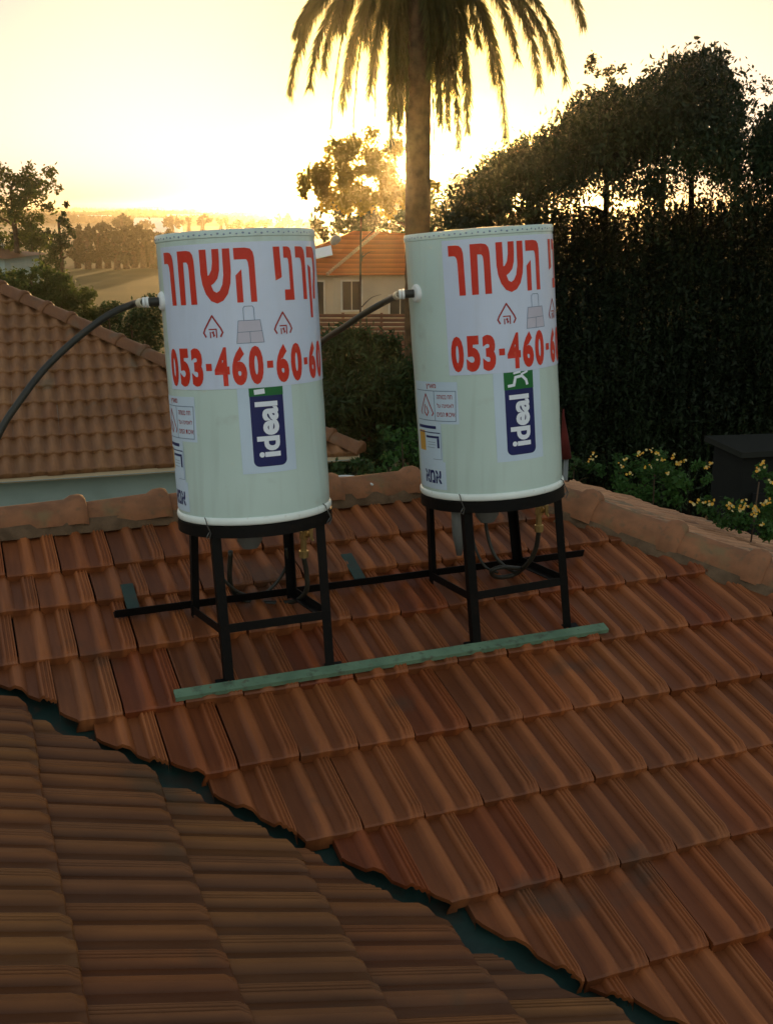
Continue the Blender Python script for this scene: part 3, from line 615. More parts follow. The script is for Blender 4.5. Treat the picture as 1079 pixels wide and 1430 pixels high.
mb = MB(); W0 = CN-en*.45+nhN*.45
mb.box(W0-en*5+nhN*3.5+zup*(GZ+3.05-W0[2])/1+zup*0, en, nhN, zup, 5, 3.5, (3.42)/2) if False else None
zt = -3.05
cW = W0-en*5+nhN*3.5; mb.box((cW[0], cW[1], (GZ+zt)/2), en, nhN, zup, 5, 3.5, (zt-GZ)/2); mb.build('wall', M['wall_green'], nb)
mb = MB(); cF = CN-en*5+nhN*.06; mb.box((cF[0], cF[1], CN[2]-.07), en, nhN, zup, 5, .02, .05); mb.build('fascia_board', M['wall_tan'], nb)
mb = MB(); mb.add([CN-zup*.10, CN-en*10-zup*.10, CN-en*10+nhN*.6-zup*.10, CN+nhN*.6-zup*.10], [(0, 1, 2, 3)]); mb.build('soffit', M['wall_green'], nb)
# ------------------------------------------------------------------ far small houses
def tri_roof(mb, p, e, n, hx, hy, z0, z1, rx, over=.5):
    p = np.array([p[0], p[1], 0.]); c = [p+e*(hx+over)*i+n*(hy+over)*j+zup*z0 for i, j in ((-1, -1), (1, -1), (1, 1), (-1, 1))]; r = [p-e*rx+zup*z1, p+e*rx+zup*z1]
    mb.add(c+r, [(0, 1, 5, 4), (1, 2, 5), (2, 3, 4, 5), (3, 0, 4), (3, 2, 1, 0)])
def striped(name, c1, c2, sc):
    m = mat(name, c1, .85, .2, .8, c2, .2, 4, .15); nt = m.node_tree; N = nt.nodes; L = nt.links
    tc = N.new('ShaderNodeTexCoord'); w = N.new('ShaderNodeTexWave'); w.bands_direction = 'Z'; w.inputs['Scale'].default_value = sc; w.wave_profile = 'SAW'; w.inputs['Distortion'].default_value = .3
    L.new(tc.outputs['Object'], w.inputs['Vector']); bp = N.new('ShaderNodeBump'); bp.inputs['Strength'].default_value = 1; bp.inputs['Distance'].default_value = .06
    L.new(w.outputs['Fac'], bp.inputs['Height']); L.new(bp.outputs['Normal'], N['Principled BSDF'].inputs['Normal'])
    mx = N.new('ShaderNodeMix'); mx.data_type = 'RGBA'; mx.blend_type = 'MULTIPLY'; mx.inputs[0].default_value = .55
    src = N['Principled BSDF'].inputs['Base Color'].links[0].from_socket; L.new(src, mx.inputs[6]); L.new(w.outputs['Color'], mx.inputs[7]); L.new(mx.outputs[2], N['Principled BSDF'].inputs['Base Color'])
    return m
M['far_roof'] = striped('far_tile_roof', (.60, .15, .03), (.46, .115, .025), 1.3)
M['slat'] = striped('slatted_wall', (.30, .13, .07), (.22, .10, .055), 1.5)
ya = math.radians(38); ea = np.array([math.cos(ya), math.sin(ya), 0]); na = np.array([-math.sin(ya), math.cos(ya), 0])
K = atz(456, 384.5, -3.45)                          # near eave corner
hx, hy = 6.0, 4.4; PC = K+ea*(hx)+na*(hy)
# orient: the right-hand face runs nearly across the view
ya = math.radians(6); ea = np.array([math.cos(ya), math.sin(ya), 0]); na = np.array([-math.sin(ya), math.cos(ya), 0])
fh = thing('far_house', 'sunlit bungalow with orange hipped tile roof seen between the two tanks', 'house', (K[0]+3, K[1]+4, GZ))
pk = atz(529, 323.5, -1.25); pk2 = atz(494, 322.5, -1.22)
Kl = K-ea*3.4+na*3.6; Kr = K+ea*8.5; Krb = Kr+na*7; Klb = Kl+na*5
pk = K+(pk-K); mb = MB()
mb.add([K, Kr, pk, pk2, Kl, Krb, Klb, pk+ea*2.2-zup*.15], [(0, 1, 7, 2), (0, 2, 3, 4), (1, 5, 7), (5, 6, 3, 2, 7), (4, 3, 6), (4, 6, 5, 1, 0)])
mb.build('roof', M['far_roof'], fh)
mb = MB()
for t in np.linspace(0.02, .98, 26):
    p = K+(pk-K)*t; mb.ball(p+zup*.03, .10, 4)
mb.build('hip_tile_row', mat('pale_hip_clay', (.52, .30, .16), .8), fh, True)
mb = MB(); w0 = K+ea*.35+na*.45; 
mb.add([w0*[1, 1, 0]+zup*GZ, (w0+ea*7.8)*[1, 1, 0]+zup*GZ, (w0+ea*7.8)*[1, 1, 0]+zup*-3.47, w0*[1, 1, 0]+zup*-3.47, (Kl+ea*.5)*[1, 1, 0]+zup*GZ, (Kl+ea*.5)*[1, 1, 0]+zup*-3.47,
        (w0+ea*7.8+na*6)*[1, 1, 0]+zup*GZ, (w0+ea*7.8+na*6)*[1, 1, 0]+zup*-3.47], [(0, 1, 2, 3), (4, 0, 3, 5), (1, 6, 7, 2)])
mb.build('wall', M['wall_tan'], fh)
def window(par, p, e, n, w, h, name='window'):
    p = np.array(p); m = MB(); m.box(p-n*.02, e, n, zup, w/2, .02, h/2); o = m.build(name, M['window'], par)
    m = MB()
    for a, b, c, d in ((-w/2-.04, 0, .05, h/2+.09), (w/2+.04, 0, .05, h/2+.09), (0, h/2+.045, w/2, .045), (0, -h/2-.045, w/2, .045), (0, 0, .025, h/2)): m.box(p-n*.045+e*a+zup*b, e, n, zup, c, .02, d)
    m.build('frame', M['frame'], o)
window(fh, w0+ea*1.0+zup*(-4.55-w0[2]), ea, na, 1.0, 1.5); window(fh, w0+ea*3.6+zup*(-5.1-w0[2]), ea, na, 1.1, 1.0)
dl = (w0-(Kl+ea*.5))*[1, 1, 0]; dl /= np.linalg.norm(dl); dn = np.array([-dl[1], dl[0], 0]); window(fh, w0-dl*1.2+zup*(-4.7-w0[2]), dl, dn, 1.2, 1.7)
sp = at(452, 352, K[1]+1.5); m = MB(); m.box(sp, (.97, .1, .22), (-.1, .95, .3), (-.15, -.33, .93), .45, .7, .03)
heater = thing('solar_water_heater', 'white solar panel with round tank on the far bungalow roof', 'solar heater', tuple(sp)); m.build('panel', M['whiteplastic'], heater)
m = MB(); m.ball(at(469, 337, K[1]+2.4), .32, 8, (1, 1.3, 1.1)); m.bar(at(469, 345, K[1]+2.4), at(469, 352, K[1]+2.4), .3); m.build('storage_tank', M['greyplastic'], heater, True)
# slatted wall between
fa = at(425, 437, 50); fb = at(640, 440, 50); m = MB(); zt_ = fa[2]
m.box(((fa[0]+fb[0])/2, 50, (zt_-5.9)/2+0), (1, 0, 0), (0, 1, 0), (0, 0, 1), (fb[0]-fa[0])/2, .1, (zt_+5.9)/2+.0) if False else None
for k in range(12):
    z = zt_-.12-k*.19; m.box(((fa[0]+fb[0])/2, 50, z), (1, 0, 0), (0, 1, 0), (0, 0, 1), (fb[0]-fa[0])/2, .03, .075)
fence = thing('slatted_fence', 'brown horizontal slat fence in front of the far bungalow', 'fence', ((fa[0]+fb[0])/2, 50, GZ)); m.build('slats', M['slat'], fence)
for k in range(5):
    x = fa[0]+(fb[0]-fa[0])*k/4; m = MB(); m.abox(x-.06, x+.06, 50.035, 50.14, GZ, zt_); m.build('post', M['slat'], fence)
# cottage at far left
hl_ = thing('small_cottage', 'small cottage with low brown roof at the left edge behind shrubs', 'house', tuple(at(5, 375, 40)*[1, 1, 0]+zup*GZ))
c0 = at(-42, 365, 40); ce = np.array([1, 0, 0.]); cn = np.array([0, 1., 0])
m = MB(); tri_roof(m, (c0[0], 42), ce, cn, 1.2, 2, at(0, 361, 40)[2], at(0, 346, 42)[2], .35, .25); m.build('roof', M['tile_old'], hl_)
m = MB(); m.abox(c0[0]-1.2, c0[0]+1.2, 40, 44, GZ, at(0, 361, 40)[2]); m.build('wall', M['wall_green'], hl_)
m = MB(); p = at(2, 341, 42.5); m.box(p, ce, cn, zup, .13, .13, .22); m.build('chimney', M['whiteplastic'], hl_)
# pale greenhouses far away
for px, y, dist, w in ((215, 318, 420, 14), (150, 306, 800, 40), (260, 309, 650, 22), (345, 305, 900, 60), (60, 303, 900, 60), (400, 303, 1000, 50), (235, 325, 300, 7), (120, 312, 560, 26)):
    p = atz(px, 290+6.5*FPX/dist*1.0, GZ); m = MB(); n = 8; pr = [(math.cos(math.pi*k/n), math.sin(math.pi*k/n)) for k in range(n+1)]
    vs = [(p[0]+s*w/2, p[1]+3.5*c_, GZ+.8*0+2.8*s_) for s in (-1, 1) for c_, s_ in pr]; k = n+1
    m.add(vs, [(i, i+1, k+i+1, k+i) for i in range(n)]+[tuple(range(k)), tuple(range(k, 2*k))[::-1]])
    tag(m.build('greenhouse', M['whiteplastic']), 'long pale plastic greenhouse on the hazy plain', 'greenhouse', 'far pale greenhouses on the plain')
# shed at right
sh = thing('garden_shed', 'dark flat roofed shed beyond the yellow flowers at the right edge', 'shed', tuple(at(1040, 700, 12)*[1, 1, 0]+zup*GZ))
a = at(1042, 632, 11.5); b = at(975, 622, 12.8); zt = a[2]
dm = mat('dark_boards', (.006, .007, .005), .9, .3, 4); dr = mat('grey_sheet_roof', (.010, .012, .008), .6, .3, 2)
m = MB(); m.add([(a[0]-.05, a[1], zt), (a[0]+1.6, a[1]+.3, zt+.02), (a[0]+1.4, a[1]+1.0, zt+.03), (b[0]-.1, a[1]+.75, zt+.03)]+[(a[0]-.05, a[1], zt-.06), (a[0]+1.6, a[1]+.3, zt-.04), (a[0]+1.4, a[1]+1.0, zt-.03), (b[0]-.1, a[1]+.75, zt-.03)], [(0, 1, 2, 3), (4, 0, 3, 7), (5, 1, 0, 4), (7, 6, 5, 4), (6, 2, 1, 5), (7, 3, 2, 6)]); m.build('roof', dr, sh)
m = MB(); m.add([(a[0], a[1]+.1, GZ), (a[0], a[1]+.1, zt-.06), (b[0], a[1]+.7, zt-.04), (b[0], a[1]+.7, GZ), (a[0]+1.5, a[1]+.45, GZ), (a[0]+1.5, a[1]+.45, zt-.06)], [(0, 1, 2, 3), (0, 4, 5, 1)]); m.build('wall', dm, sh)
m = MB(); m.abox(a[0]+.12, a[0]+.55, a[1]+.04, a[1]+.10, GZ+.2, zt-.45); m.build('door', mat('black_opening', (.006, .006, .005), .9), sh)
# folded red parasol just right of the right tank
p = at(786, 580, 9); pb = at(790, 640, 9); m = MB(); T = thing('folded_parasol', 'folded dull red parasol half hidden behind the right tank', 'parasol', tuple(pb*[1, 1, 0]+zup*GZ))
m.tube([p+zup*.05, p, (p+pb)/2, pb], [.006, .01, .03, .045], 8); m.build('canopy', mat('red_cloth', (.10, .012, .008), .9, .3, 5), T, True)
m = MB(); m.tube([(pb[0], pb[1], GZ), pb+zup*.02], .02, 8); m.build('pole', M['greyplastic'], T, True)
# ------------------------------------------------------------------ vegetation
def limbs(mb, base, top, r0, n, spread, up=.5):
    base = np.array(base); top = np.array(top); mid = base+(top-base)*.5+np.array([random.gauss(0, .1), 0, 0])*np.linalg.norm(top-base)*.2
    mb.tube(smooth_path([base, mid, top], 5), list(np.linspace(r0, r0*.35, 11)), 8)
    for k in range(n):
        t = random.uniform(.35, .95); s = base+(top-base)*t; a = random.uniform(0, 6.28); L = spread*random.uniform(.5, 1)
        e_ = s+np.array([math.cos(a)*L, math.sin(a)*L, L*up*random.uniform(.3, 1.2)]); m_ = (s+e_)/2+zup*L*.12
        mb.tube(smooth_path([s, m_, e_], 4), list(np.linspace(r0*.4, r0*.08, 9)), 6)
def tree(name, label, blobs, depth, lm, leaf, dens, trunk=None, group=None, thick=.5, bark='bark', droop=.2, cat='tree', aspect=.5, base_px=None):
    """blobs: (px,py,radius_px[,ry]) in the photo's pixels at that distance; each becomes a round clump of leaves in depth"""
    sc = depth/FPX; C = []
    for bl in blobs:
        px, py, r = bl[:3]; ry = bl[3] if len(bl) > 3 else r; c = at(px, py, depth+random.uniform(-1, 1)*thick)
        n = int(dens*2.2*r*ry/100); nc = max(3, int(r*ry/90)); R = r*sc; RY = ry*sc
        k = rot_rand(nc)*(rs.uniform(.25, 1, (nc, 1))**.5)*np.array([R, R, RY])
        idx = rs.randint(0, nc, n); sg = min(R, RY)*.27
        C.append(c+k[idx]+rs.normal(size=(n, 3))*sg)
    C = np.concatenate(C); x, y = np.mean([b[0] for b in blobs]), max(b[1] for b in blobs)
    p0 = at(base_px if base_px is not None else x, y, depth); T = thing(name, label, cat, (p0[0], p0[1], GZ), group)
    quads_np('crown', leaf_quads(C, leaf, aspect, droop), lm, T)
    mb = MB(); z1 = max(c[2] for c in C); zb = min(c[2] for c in C); top = np.array([C[:, 0].mean(), depth, z1-.25*(z1-max(zb, GZ))])
    limbs(mb, (p0[0], p0[1], GZ), top, trunk or min(.18, .0035*depth), 7, max(.2, (C[:, 0].max()-C[:, 0].min())*.25)); mb.build('trunk', M[bark], T, True)
    return T
# tree against the sun
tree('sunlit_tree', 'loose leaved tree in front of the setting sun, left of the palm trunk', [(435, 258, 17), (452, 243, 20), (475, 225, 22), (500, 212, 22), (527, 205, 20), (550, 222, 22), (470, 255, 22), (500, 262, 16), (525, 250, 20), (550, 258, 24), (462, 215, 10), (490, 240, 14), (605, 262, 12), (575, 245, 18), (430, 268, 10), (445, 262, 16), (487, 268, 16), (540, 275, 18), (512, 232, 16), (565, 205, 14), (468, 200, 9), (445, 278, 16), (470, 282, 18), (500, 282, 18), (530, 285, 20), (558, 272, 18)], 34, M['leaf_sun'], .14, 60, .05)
tree('dark_tree', 'dark tree mass behind the far bungalow roof', [(465, 300, 22), (500, 292, 26), (535, 288, 28), (565, 290, 28), (600, 292, 26), (630, 285, 28), (655, 268, 24), (660, 300, 28), (450, 318, 16), (520, 312, 24), (480, 316, 20), (556, 320, 24), (600, 325, 30), (640, 330, 30)], 66, M['leaf_mid'], .3, 42, .3)
# left edge trees
tree('leafy_tree', 'tall loose tree standing at the left edge of the photo', [(12, 248, 18), (40, 238, 16), (58, 250, 18), (72, 250, 12), (82, 262, 6), (25, 268, 20), (50, 275, 20), (8, 285, 20), (35, 300, 22), (62, 300, 16), (-20, 260, 24), (-30, 300, 30), (15, 320, 26), (48, 328, 22)], 42, M['leaf_olive'], .15, 42, .18)
tree('slim_dark_tree', 'slim dark upright tree right of the tall loose tree', [(92, 290, 6, 12), (90, 310, 9, 14), (88, 330, 13, 15), (86, 352, 14, 16), (97, 325, 7, 8), (80, 375, 16, 16)], 46, M['leaf_mid'], .16, 60, .14)
tree('round_bush', 'dark rounded bush left of the slim dark tree', [(55, 330, 20), (35, 345, 20), (65, 350, 20), (20, 335, 16)], 52, M['leaf_mid'], .2, 44, .14, cat='bush')
for i, (px, r, top, lab) in enumerate([(12, 20, 385, 'green shrub at the foot of the small cottage'), (48, 22, 380, 'green shrub in the middle of the row behind the left roof'), (82, 22, 388, 'green shrub with a taller shoot beside the ploughed field'), (112, 18, 405, 'low shrub nearest the field along the left roof'), (150, 16, 425, 'small bush above the hip of the left roof'), (185, 24, 432, 'darker bush beside the left tank, nearest the tank'), (212, 22, 418, 'bush touching the left edge of the left tank')]):
    tree('garden_shrub', lab, [(px-r*.6, top+r*.7, r*.8), (px+r*.5, top+r*.6, r*.8), (px, top+r*.9, r), (px, top+r*2, r*1.1), (px+r*.7, top+r*1.8, r), (px+3, top+4, r*.4)], 22+i*.8, M['leaf_mid' if i > 3 else 'leaf_olive'], .085, 60, .05, 'shrubs behind the neighbouring roof', .4, cat='shrub')
# windbreak row at the end of the field
for i, px in enumerate([108, 122, 137, 150, 163, 176, 188, 200, 213, 226, 240]):
    top = 312+random.uniform(-3, 6)+(8 if px > 190 else 0)
    tree('windbreak_tree', 'dark rounded tree in the windbreak row beyond the field', [(px, top+12, 9, 11), (px+3, top+24, 9, 11), (px-3, top+34, 9, 11), (px, top+5, 5, 6), (px-4, top+44, 9, 8), (px+5, top+44, 9, 8)], 128+random.uniform(-3, 3), M['leaf_far'], .5, 85, .4, 'dark trees of the windbreak row beyond the field', 1.5)
for i, px in enumerate([170, 205, 240, 262, 285, 310, 332, 352, 372, 395, 415, 436]):
    r = random.uniform(5, 9); top = 303+random.uniform(-3, 4)
    tree('plain_tree', 'small hazy tree on the far plain behind the left tank', [(px, top+r, r, r*.9), (px+r*.8, top+r*1.3, r*.7), (px-r*.9, top+r*1.4, r*.7)], 230+random.uniform(-30, 60), M['leaf_far'], .9, 95, .6, 'small hazy trees on the far plain', 3)
# far woods on the horizon
C = []
for y, x0, x1, h_ in ((1100, -520, 260, 4), (1500, -700, 700, 5), (2000, -1200, 1400, 6), (760, -420, -60, 4), (520, -300, 60, 3)):
    n = 5200; X = rs.uniform(x0, x1, n); hh = h_*(.8+.22*np.sin(X/37)+.2*np.sin(X/13+1)+.15*np.sin(X/91)); keep = (np.sin(X/53+y)+np.sin(X/21) > -1.1 if y < 1200 else X > -1e9)
    Z = GZ+rs.uniform(0, 1, n)**.6*hh.clip(1, None); C.append(np.stack([X, y+rs.normal(0, 8, n), Z], 1)[keep])
C = np.concatenate(C); tag(quads_np('far_woods', leaf_quads(C, 3.6, .8, 0), M['leaf_far']), 'low hazy woods along the horizon', 'woods', kind='stuff')
# shrubs between the tanks
tree('feathery_shrub', 'large dark feathery shrub filling the gap between the tanks', [(470, 490, 28), (500, 500, 34), (540, 505, 34), (460, 530, 36), (505, 545, 40), (550, 545, 36), (455, 580, 36), (500, 600, 40), (550, 590, 40), (580, 540, 30), (575, 620, 36), (530, 640, 34), (480, 640, 36)], 19, M['leaf_mid'], .16, 60, .05, thick=1, droop=-.5, aspect=.2, cat='shrub')
tree('leafy_plant', 'pale leaved plant rising over the ridge beside the right tank', [(545, 615, 16), (568, 610, 14), (555, 640, 18), (580, 630, 16), (535, 640, 12), (575, 655, 16), (545, 660, 14)], 9.5, M['leaf_lit'], .055, 16, .012, thick=.2, cat='plant')
tree('leafy_plant', 'low shrub beyond the left end of the roof ridge between the tanks', [(470, 660, 16), (500, 655, 16), (520, 665, 14)], 10.5, M['leaf_mid'], .06, 30, .012, thick=.2, cat='plant')
# flower bushes on the right
def flowers(T, pts, depth, n=7):
    V = []; V2 = []
    for (px, py) in pts:
        for k in range(n):
            c = at(px+random.gauss(0, 2.6), py+random.gauss(0, 2.2), depth-random.uniform(.1, .3)); r = random.uniform(.007, .013)
            nrm = rot_rand(1)[0]*.6+np.array([0, -.8, .4]); nrm /= np.linalg.norm(nrm); x = np.cross(nrm, [0, 0, 1.]); x /= np.linalg.norm(x); y = np.cross(x, nrm)
            for j in range(5):
                a = j*1.257; t = math.cos(a)*x+math.sin(a)*y; t2 = np.cross(nrm, t); (V if k % 3 else V2).extend([c, c+t*r*.6+t2*r*.45, c+t*r+nrm*r*.25, c+t*r*.6-t2*r*.45])
    quads_np('blossom', np.array(V), M['petal'], T); quads_np('blossom', np.array(V2), M['petal2'], T)
T = tree('flowering_shrub', 'green shrub with yellow flower heads behind the hip of the roof, the larger one', [(835, 655, 12), (862, 650, 16), (895, 655, 22), (930, 655, 22), (960, 665, 16), (900, 680, 22), (940, 685, 20), (975, 655, 10), (985, 672, 10), (870, 672, 18)], 9.2, M['leaf_lit'], .045, 34, .015, thick=.3, cat='shrub')
flowers(T, [(823, 643), (829, 636), (866, 650), (872, 642), (892, 634), (897, 632), (910, 630), (916, 633), (880, 661), (903, 650), (940, 636), (945, 647), (951, 646), (955, 645), (932, 660), (924, 642), (986, 655), (991, 648)], 9.0, 5)
T = tree('flowering_shrub', 'green shrub with bright yellow flowers at the right edge below the shed', [(985, 712, 14), (1010, 712, 16), (1040, 718, 18), (1068, 715, 20), (1090, 700, 24), (1020, 730, 16), (1060, 740, 18), (1070, 665, 14), (1085, 680, 16), (1064, 655, 9)], 7.6, M['leaf_lit'], .04, 34, .015, thick=.25, cat='shrub')
flowers(T, [(968, 700), (985, 702), (993, 701), (1017, 706), (1020, 710), (1033, 710), (1040, 708), (1053, 708), (1058, 712), (1050, 718), (1066, 704), (1070, 702), (1063, 731), (1056, 655), (1065, 647), (1078, 672), (1037, 700)], 7.4, 6)
T = tree('flower_stems', 'thin shoot with pinkish yellow blossom just right of the right tank', [(800, 640, 9), (812, 650, 9), (795, 655, 9)], 9.8, M['leaf_mid'], .05, 26, .01, thick=.1, cat='plant')
# hanging foliage trees -------------------------------------------------
def weeping(name, label, tops, depth, dn, seedlen, n, trunks, lm, leaf=.055, span=.35, thick=2.2, gap=None, extra=0):
    """tops: envelope (px,ytop) ; strands start anywhere below the envelope and hang"""
    tx = np.array([t[0] for t in tops], float); ty = np.array([t[1] for t in tops], float); sc = depth/FPX
    x = rs.uniform(tx[0], tx[-1], n); yt = np.interp(x, tx, ty)+2.5*np.sin(x/9.3)+1.5*np.sin(x/3.1+1)+rs.normal(0, 3, n)+rs.exponential(5, n)-4; yb = dn(x)
    y = yt+(yb-yt).clip(0, None)*rs.uniform(0, 1, n)**1.35
    L = rs.uniform(*seedlen, n); dep = depth+rs.uniform(-1, 1, n)*thick; V = []; 
    for i in range(n):
        if gap is not None and gap(x[i], y[i]+L[i]/sc*.5): continue
        p = at(x[i], y[i], dep[i]); k = max(5, int(L[i]/.045)); t = np.linspace(0, 1, k)[:, None]
        a = rs.uniform(0, 6.28); sp = rs.uniform(.05, span)
        c = p+np.concatenate([np.cos(a)*sp*(t-.5*t*t), np.sin(a)*sp*(t-.5*t*t), .10*np.sin(t*2.2)*(1-t)-L[i]*t**1.3], 1)+rs.normal(0, .008, (k, 3))
        V.append(c)
    C = np.concatenate(V)
    if extra:       # leafy clumps filling the crown between the strands
        m_ = 520; bx = rs.uniform(tx[0], tx[-1], m_); by0 = np.interp(bx, tx, ty)+10; by = by0+(dn(bx)-by0).clip(5, None)*rs.uniform(0, 1, m_); bd = depth+rs.uniform(-1, 1, m_)*thick; E_ = []
        for i in range(m_):
            if gap is not None and (gap(bx[i], by[i]) or gap(bx[i], by[i]+9) or gap(bx[i], by[i]-6)): continue
            c = at(bx[i], by[i], bd[i]); k_ = extra; g_ = rs.normal(size=(k_, 3))*[.16, .16, .13]; g_[:, 2] -= np.abs(rs.normal(size=k_))*.10; E_.append(c+g_)
        C = np.concatenate([C]+E_)
    p0 = at(trunks[0][0], 500, depth); T = thing(name, label, 'tree', (p0[0], p0[1], GZ))
    quads_np('crown', leaf_quads(C, leaf, .36, .9), lm, T)
    mb = MB()
    for (px, top) in trunks:
        b = at(px, 500, depth+thick*.9); tp = at(px+random.uniform(-15, 15), top, depth+thick*.9)
        limbs(mb, (b[0], b[1], GZ), tp, .11, 7, .9, .6)
    mb.build('trunk', M['dkbark'], T, True); return T
up = [(638, 300), (650, 286), (662, 262), (680, 240), (700, 218), (725, 200), (742, 200), (765, 186), (785, 172), (795, 150), (812, 138), (835, 128), (850, 118), (880, 124), (900, 108), (925, 100), (940, 78), (962, 72), (985, 74), (1000, 66), (1012, 82), (1020, 108), (1032, 128), (1045, 172), (1060, 168), (1075, 150), (1100, 140), (1150, 130), (1230, 150), (1300, 260)]
def gapf(x, y): 
    if y < 150: return False
    g = [(724, 252, 9, 16), (742, 262, 8, 14), (765, 255, 8, 22), (832, 262, 22, 24), (888, 262, 16, 28), (860, 275, 8, 14), (938, 215, 16, 16), (925, 255, 14, 14), (952, 262, 34, 12), (990, 250, 30, 14), (1046, 252, 12, 26), (1040, 215, 14, 12), (1046, 195, 10, 14), (668, 232, 9, 12)]
    return any(((x-a)/c)**2+((y-b)/d)**2 < 1 for a, b, c, d in g)
weeping('weeping_tree', 'huge dark weeping tree towering behind the right tank', up, 17, lambda x: 252+18*np.sin(x/23)+14*np.sin(x/9), (.25, .8), 6500, [(735, 262), (862, 215), (975, 180), (1120, 210)], M['leaf_dark'], leaf=.080, gap=gapf, extra=110)
lo = [(628, 300), (660, 292), (700, 286), (720, 292), (760, 288), (800, 290), (840, 292), (870, 296), (900, 286), (940, 284), (980, 278), (1020, 278), (1060, 275), (1100, 262), (1160, 240), (1300, 240)]
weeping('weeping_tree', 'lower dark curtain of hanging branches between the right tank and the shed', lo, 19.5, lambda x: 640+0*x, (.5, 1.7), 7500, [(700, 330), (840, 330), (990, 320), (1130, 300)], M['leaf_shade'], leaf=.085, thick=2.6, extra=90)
# wispy upper twigs of the weeping tree against the sky, as a tall spindly tree behind
tree('wispy_tree', 'thin wispy tree poking above the dark weeping tree', [(828, 92, 20, 16), (855, 98, 18, 14), (842, 108, 20, 12), (975, 58, 5, 12), (1018, 72, 6, 16), (1000, 75, 12, 8), (1045, 120, 14, 6), (1062, 125, 14, 10), (1048, 150, 12, 12), (810, 128, 14, 12), (912, 98, 12, 8), (1085, 110, 16, 14)], 21, M['leaf_dark'], .07, 22, .10, thick=.4, base_px=930)
# low dark hedge filling below the trees
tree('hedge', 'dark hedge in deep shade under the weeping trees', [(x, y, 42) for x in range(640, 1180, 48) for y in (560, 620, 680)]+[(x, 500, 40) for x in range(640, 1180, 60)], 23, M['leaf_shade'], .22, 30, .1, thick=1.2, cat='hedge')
# ------------------------------------------------------------------ palm
PD = 27.; crown = at(583, -62, PD); pb = at(583, 300, PD)
pt = thing('palm_tree', 'tall palm with drooping fronds standing in front of the setting sun', 'palm tree', (pb[0]+.02, PD, GZ))
m = MB(); pts = []; rad = []
for k in range(60):
    t = k/59; z = GZ+(crown[2]-GZ)*t; pts.append((pb[0]+.02+(crown[0]-pb[0])*t, PD, z)); rad.append(.285+.012*(k % 2)+(.10*(1-t)**6)+(.07 if t > .93 else 0))
m.tube(pts, rad, 18); m.build('trunk', M['palmbark'], pt, True, auto=50)
def frond(tip, ctrl, dz, leafl=.46, nl=300, bare=0.):
    c0 = crown+np.array([random.gauss(0, .1), dz*.1, random.uniform(-.1, .3)]); c2 = at(tip[0], tip[1], PD+dz); c1 = at(ctrl[0], ctrl[1], PD+dz*.6)
    t = np.linspace(0, 1, 26)[:, None]; P = (1-t)**2*c0+2*t*(1-t)*c1+t**2*c2
    m = MB(); m.tube(list(P), list(np.linspace(.035, .008, 26)), 5); V = []
    tt = rs.uniform(.12+bare, 1, nl*2); 
    for s in tt:
        q = (1-s)**2*c0+2*s*(1-s)*c1+s*s*c2; d = (2*(1-s)*(c1-c0)+2*s*(c2-c1)); d /= np.linalg.norm(d)
        x = np.cross(d, rot_rand(1)[0]); x /= np.linalg.norm(x); sd = x*.75+d*.75-zup*.45; sd /= np.linalg.norm(sd)
        L = leafl*(1-.55*abs(s-.45)*1.6)*random.uniform(.75, 1.1); w = np.cross(sd, d); w /= np.linalg.norm(w)+1e-9; w *= .011
        V += [q-w, q+sd*L*.5-w-zup*.02, q+sd*L-zup*.10, q+w]
        V[-2] = q+sd*L-zup*.10
    o = quads_np('frond', np.array(V), M['leaf_palm'], pt)
    # rachis as its sub-part
    mm = m.build('rachis', M['leaf_palm'], o, True)
fr_list = [((405, 128), (430, -60), .3), ((432, 118), (450, -40), -.8), ((452, 95), (470, -50), .9), ((478, 148), (498, -60), -.3), ((485, 120), (505, -40), .8), ((546, 200), (545, -30), .5), ((552, 150), (540, -40), -.6), ((512, 60), (520, -60), 1.),
           ((560, 170), (565, -20), .9), ((612, 150), (605, -40), .7), ((625, 130), (620, -40), -.5), ((640, 205), (635, -40), .2), ((652, 180), (650, -50), -.8), ((655, 140), (640, -40), .9), ((706, 190), (690, -50), .2), ((690, 110), (680, -40), -.8), ((722, 80), (700, -60), .9), ((752, 118), (742, -60), -.2), ((790, 112), (760, -75), .3), ((770, 90), (740, -50), -.9), ((814, 35), (800, -80), 1.2), ((600, 100), (600, -40), -.8), ((668, 60), (650, -60), 1.1), ((470, 40), (480, -70), -1.2)]
for tip, ctrl, dz in fr_list: frond(tip, ctrl, dz)
for k in range(18):
    X_ = 583+random.choice((-1, 1))*random.uniform(8, 70); frond((X_, random.uniform(70, 200)-abs(X_-583)*.5), (583+(X_-583)*.75, -50), random.uniform(-1.1, 1.1))
for k in range(6):
    (a, b), (c, d), z = fr_list[k % 24]; frond((a+random.uniform(-26, 26), b*random.uniform(.35, .8)-20), (c+random.uniform(-14, 14), d), -z+random.uniform(-.4, .4))
for tip, ctrl, dz in [((462, 178), (478, -90), .2), ((493, 190), (502, -90), -.1), ((524, 165), (520, -60), .4), ((517, 120), (512, -60), .4), ((573, 220), (560, -40), .8), ((607, 232), (600, -40), .9), ((618, 215), (612, -40), .5)]: frond(tip, ctrl, dz, .16, 55, .1)
for k in range(16):
    a = random.uniform(0, 6.28); L = random.uniform(120, 220); frond((583+math.cos(a)*L, -62-random.uniform(30, 160)), (583+math.cos(a)*L*.55, -62-random.uniform(150, 210)), math.sin(a)*3)
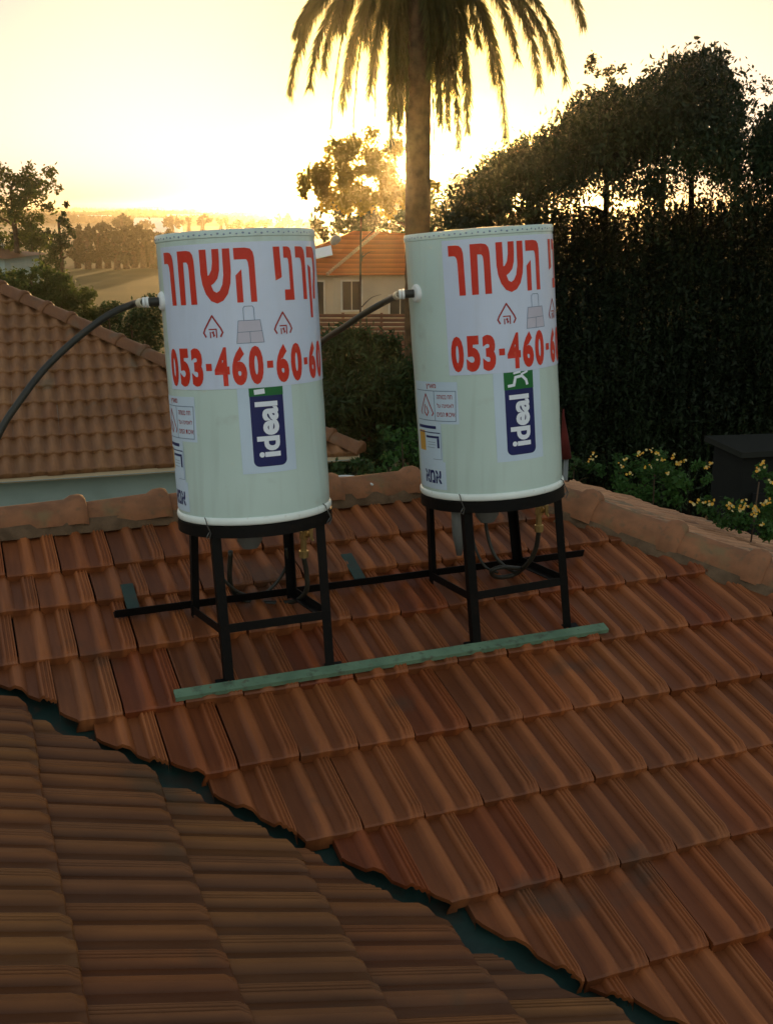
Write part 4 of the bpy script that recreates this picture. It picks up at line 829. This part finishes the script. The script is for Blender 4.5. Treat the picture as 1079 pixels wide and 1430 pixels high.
# ------------------------------------------------------------------ light, sky, air
SUN_EL = 2.1; SUN_AZ = .9      # degrees, azimuth to the right of the view axis
w = bpy.data.worlds.new('World'); S.world = w; w.use_nodes = True; nt = w.node_tree
sky = nt.nodes.new('ShaderNodeTexSky'); sky.sky_type = 'NISHITA'; sky.sun_disc = False; sky.sun_elevation = math.radians(SUN_EL); sky.sun_rotation = math.radians(SUN_AZ)
sky.air_density = 1.0; sky.dust_density = 2.2; sky.ozone_density = 1.0

WN = nt.nodes; WL = nt.links
hs = WN.new('ShaderNodeHueSaturation'); hs.inputs['Saturation'].default_value = .45; WL.new(sky.outputs[0], hs.inputs['Color'])
tcw = WN.new('ShaderNodeTexCoord'); dw = WN.new('ShaderNodeVectorMath'); dw.operation = 'DOT_PRODUCT'
nv = WN.new('ShaderNodeVectorMath'); nv.operation = 'NORMALIZE'; WL.new(tcw.outputs['Generated'], nv.inputs[0]); WL.new(nv.outputs[0], dw.inputs[0])
_e, _a = math.radians(SUN_EL), math.radians(SUN_AZ); dw.inputs[1].default_value = (math.sin(_a)*math.cos(_e), math.cos(_a)*math.cos(_e), math.sin(_e))
mxw = WN.new('ShaderNodeMath'); mxw.operation = 'MAXIMUM'; mxw.inputs[1].default_value = 0; WL.new(dw.outputs['Value'], mxw.inputs[0])
acc = hs.outputs['Color']
for pw, col in ((1.2, (.12, .125, .13)), (55, (1., .76, .18))):      # reddening towards the low sun
    p_ = WN.new('ShaderNodeMath'); p_.operation = 'POWER'; p_.inputs[1].default_value = pw; WL.new(mxw.outputs[0], p_.inputs[0])
    m_ = WN.new('ShaderNodeMix'); m_.data_type = 'RGBA'; m_.blend_type = 'MULTIPLY'; WL.new(p_.outputs[0], m_.inputs[0]); WL.new(acc, m_.inputs[6]); m_.inputs[7].default_value = (*col, 1); acc = m_.outputs[2]
for pw, col in ((30, (.75, .42, .0)), (150, (4.6, 2.3, .05)), (1600, (14, 9.5, 2.4))):      # the sun's aureole in dusty air
    p_ = WN.new('ShaderNodeMath'); p_.operation = 'POWER'; p_.inputs[1].default_value = pw; WL.new(mxw.outputs[0], p_.inputs[0])
    sc_ = WN.new('ShaderNodeVectorMath'); sc_.operation = 'SCALE'; sc_.inputs[0].default_value = col; WL.new(p_.outputs[0], sc_.inputs['Scale'])
    ad_ = WN.new('ShaderNodeVectorMath'); ad_.operation = 'ADD'; WL.new(acc, ad_.inputs[0]); WL.new(sc_.outputs[0], ad_.inputs[1]); acc = ad_.outputs[0]
WL.new(acc, nt.nodes['Background'].inputs[0]); nt.nodes['Background'].inputs[1].default_value = .15
sd = bpy.data.lights.new('sun', 'SUN'); sd.energy = 1.4; sd.angle = math.radians(.5); sd.color = (1, .60, .24)
so = bpy.data.objects.new('sun', sd); COL.objects.link(so)
el = math.radians(SUN_EL); az = math.radians(SUN_AZ); dvec = Vector((math.sin(az)*math.cos(el), math.cos(az)*math.cos(el), math.sin(el)))
so.rotation_euler = dvec.to_track_quat('Z', 'Y').to_euler(); so.location = (0, 0, 30)
HAZE = .0004
if HAZE:
    m = MB(); m.abox(-2500, 2500, -300, 2700, GZ-1, 9.5); hz = m.build('haze', None)
    hm = bpy.data.materials.new('haze_air'); hm.use_nodes = True; n_ = hm.node_tree; n_.nodes.remove(n_.nodes['Principled BSDF'])
    pv = n_.nodes.new('ShaderNodeVolumePrincipled'); pv.inputs['Color'].default_value = (1, .9, .7, 1); pv.inputs['Density'].default_value = HAZE; pv.inputs['Anisotropy'].default_value = .935
    n_.links.new(pv.outputs[0], n_.nodes['Material Output'].inputs['Volume']); hz.data.materials.append(hm); tag(hz, 'thin golden evening haze over the plain', 'haze', kind='stuff')
S.view_settings.view_transform = 'Standard'; S.view_settings.look = 'None'; S.view_settings.exposure = 2.4; S.view_settings.gamma = 1
S.cycles.volume_bounces = 1; S.cycles.max_bounces = 6; S.cycles.transparent_max_bounces = 8
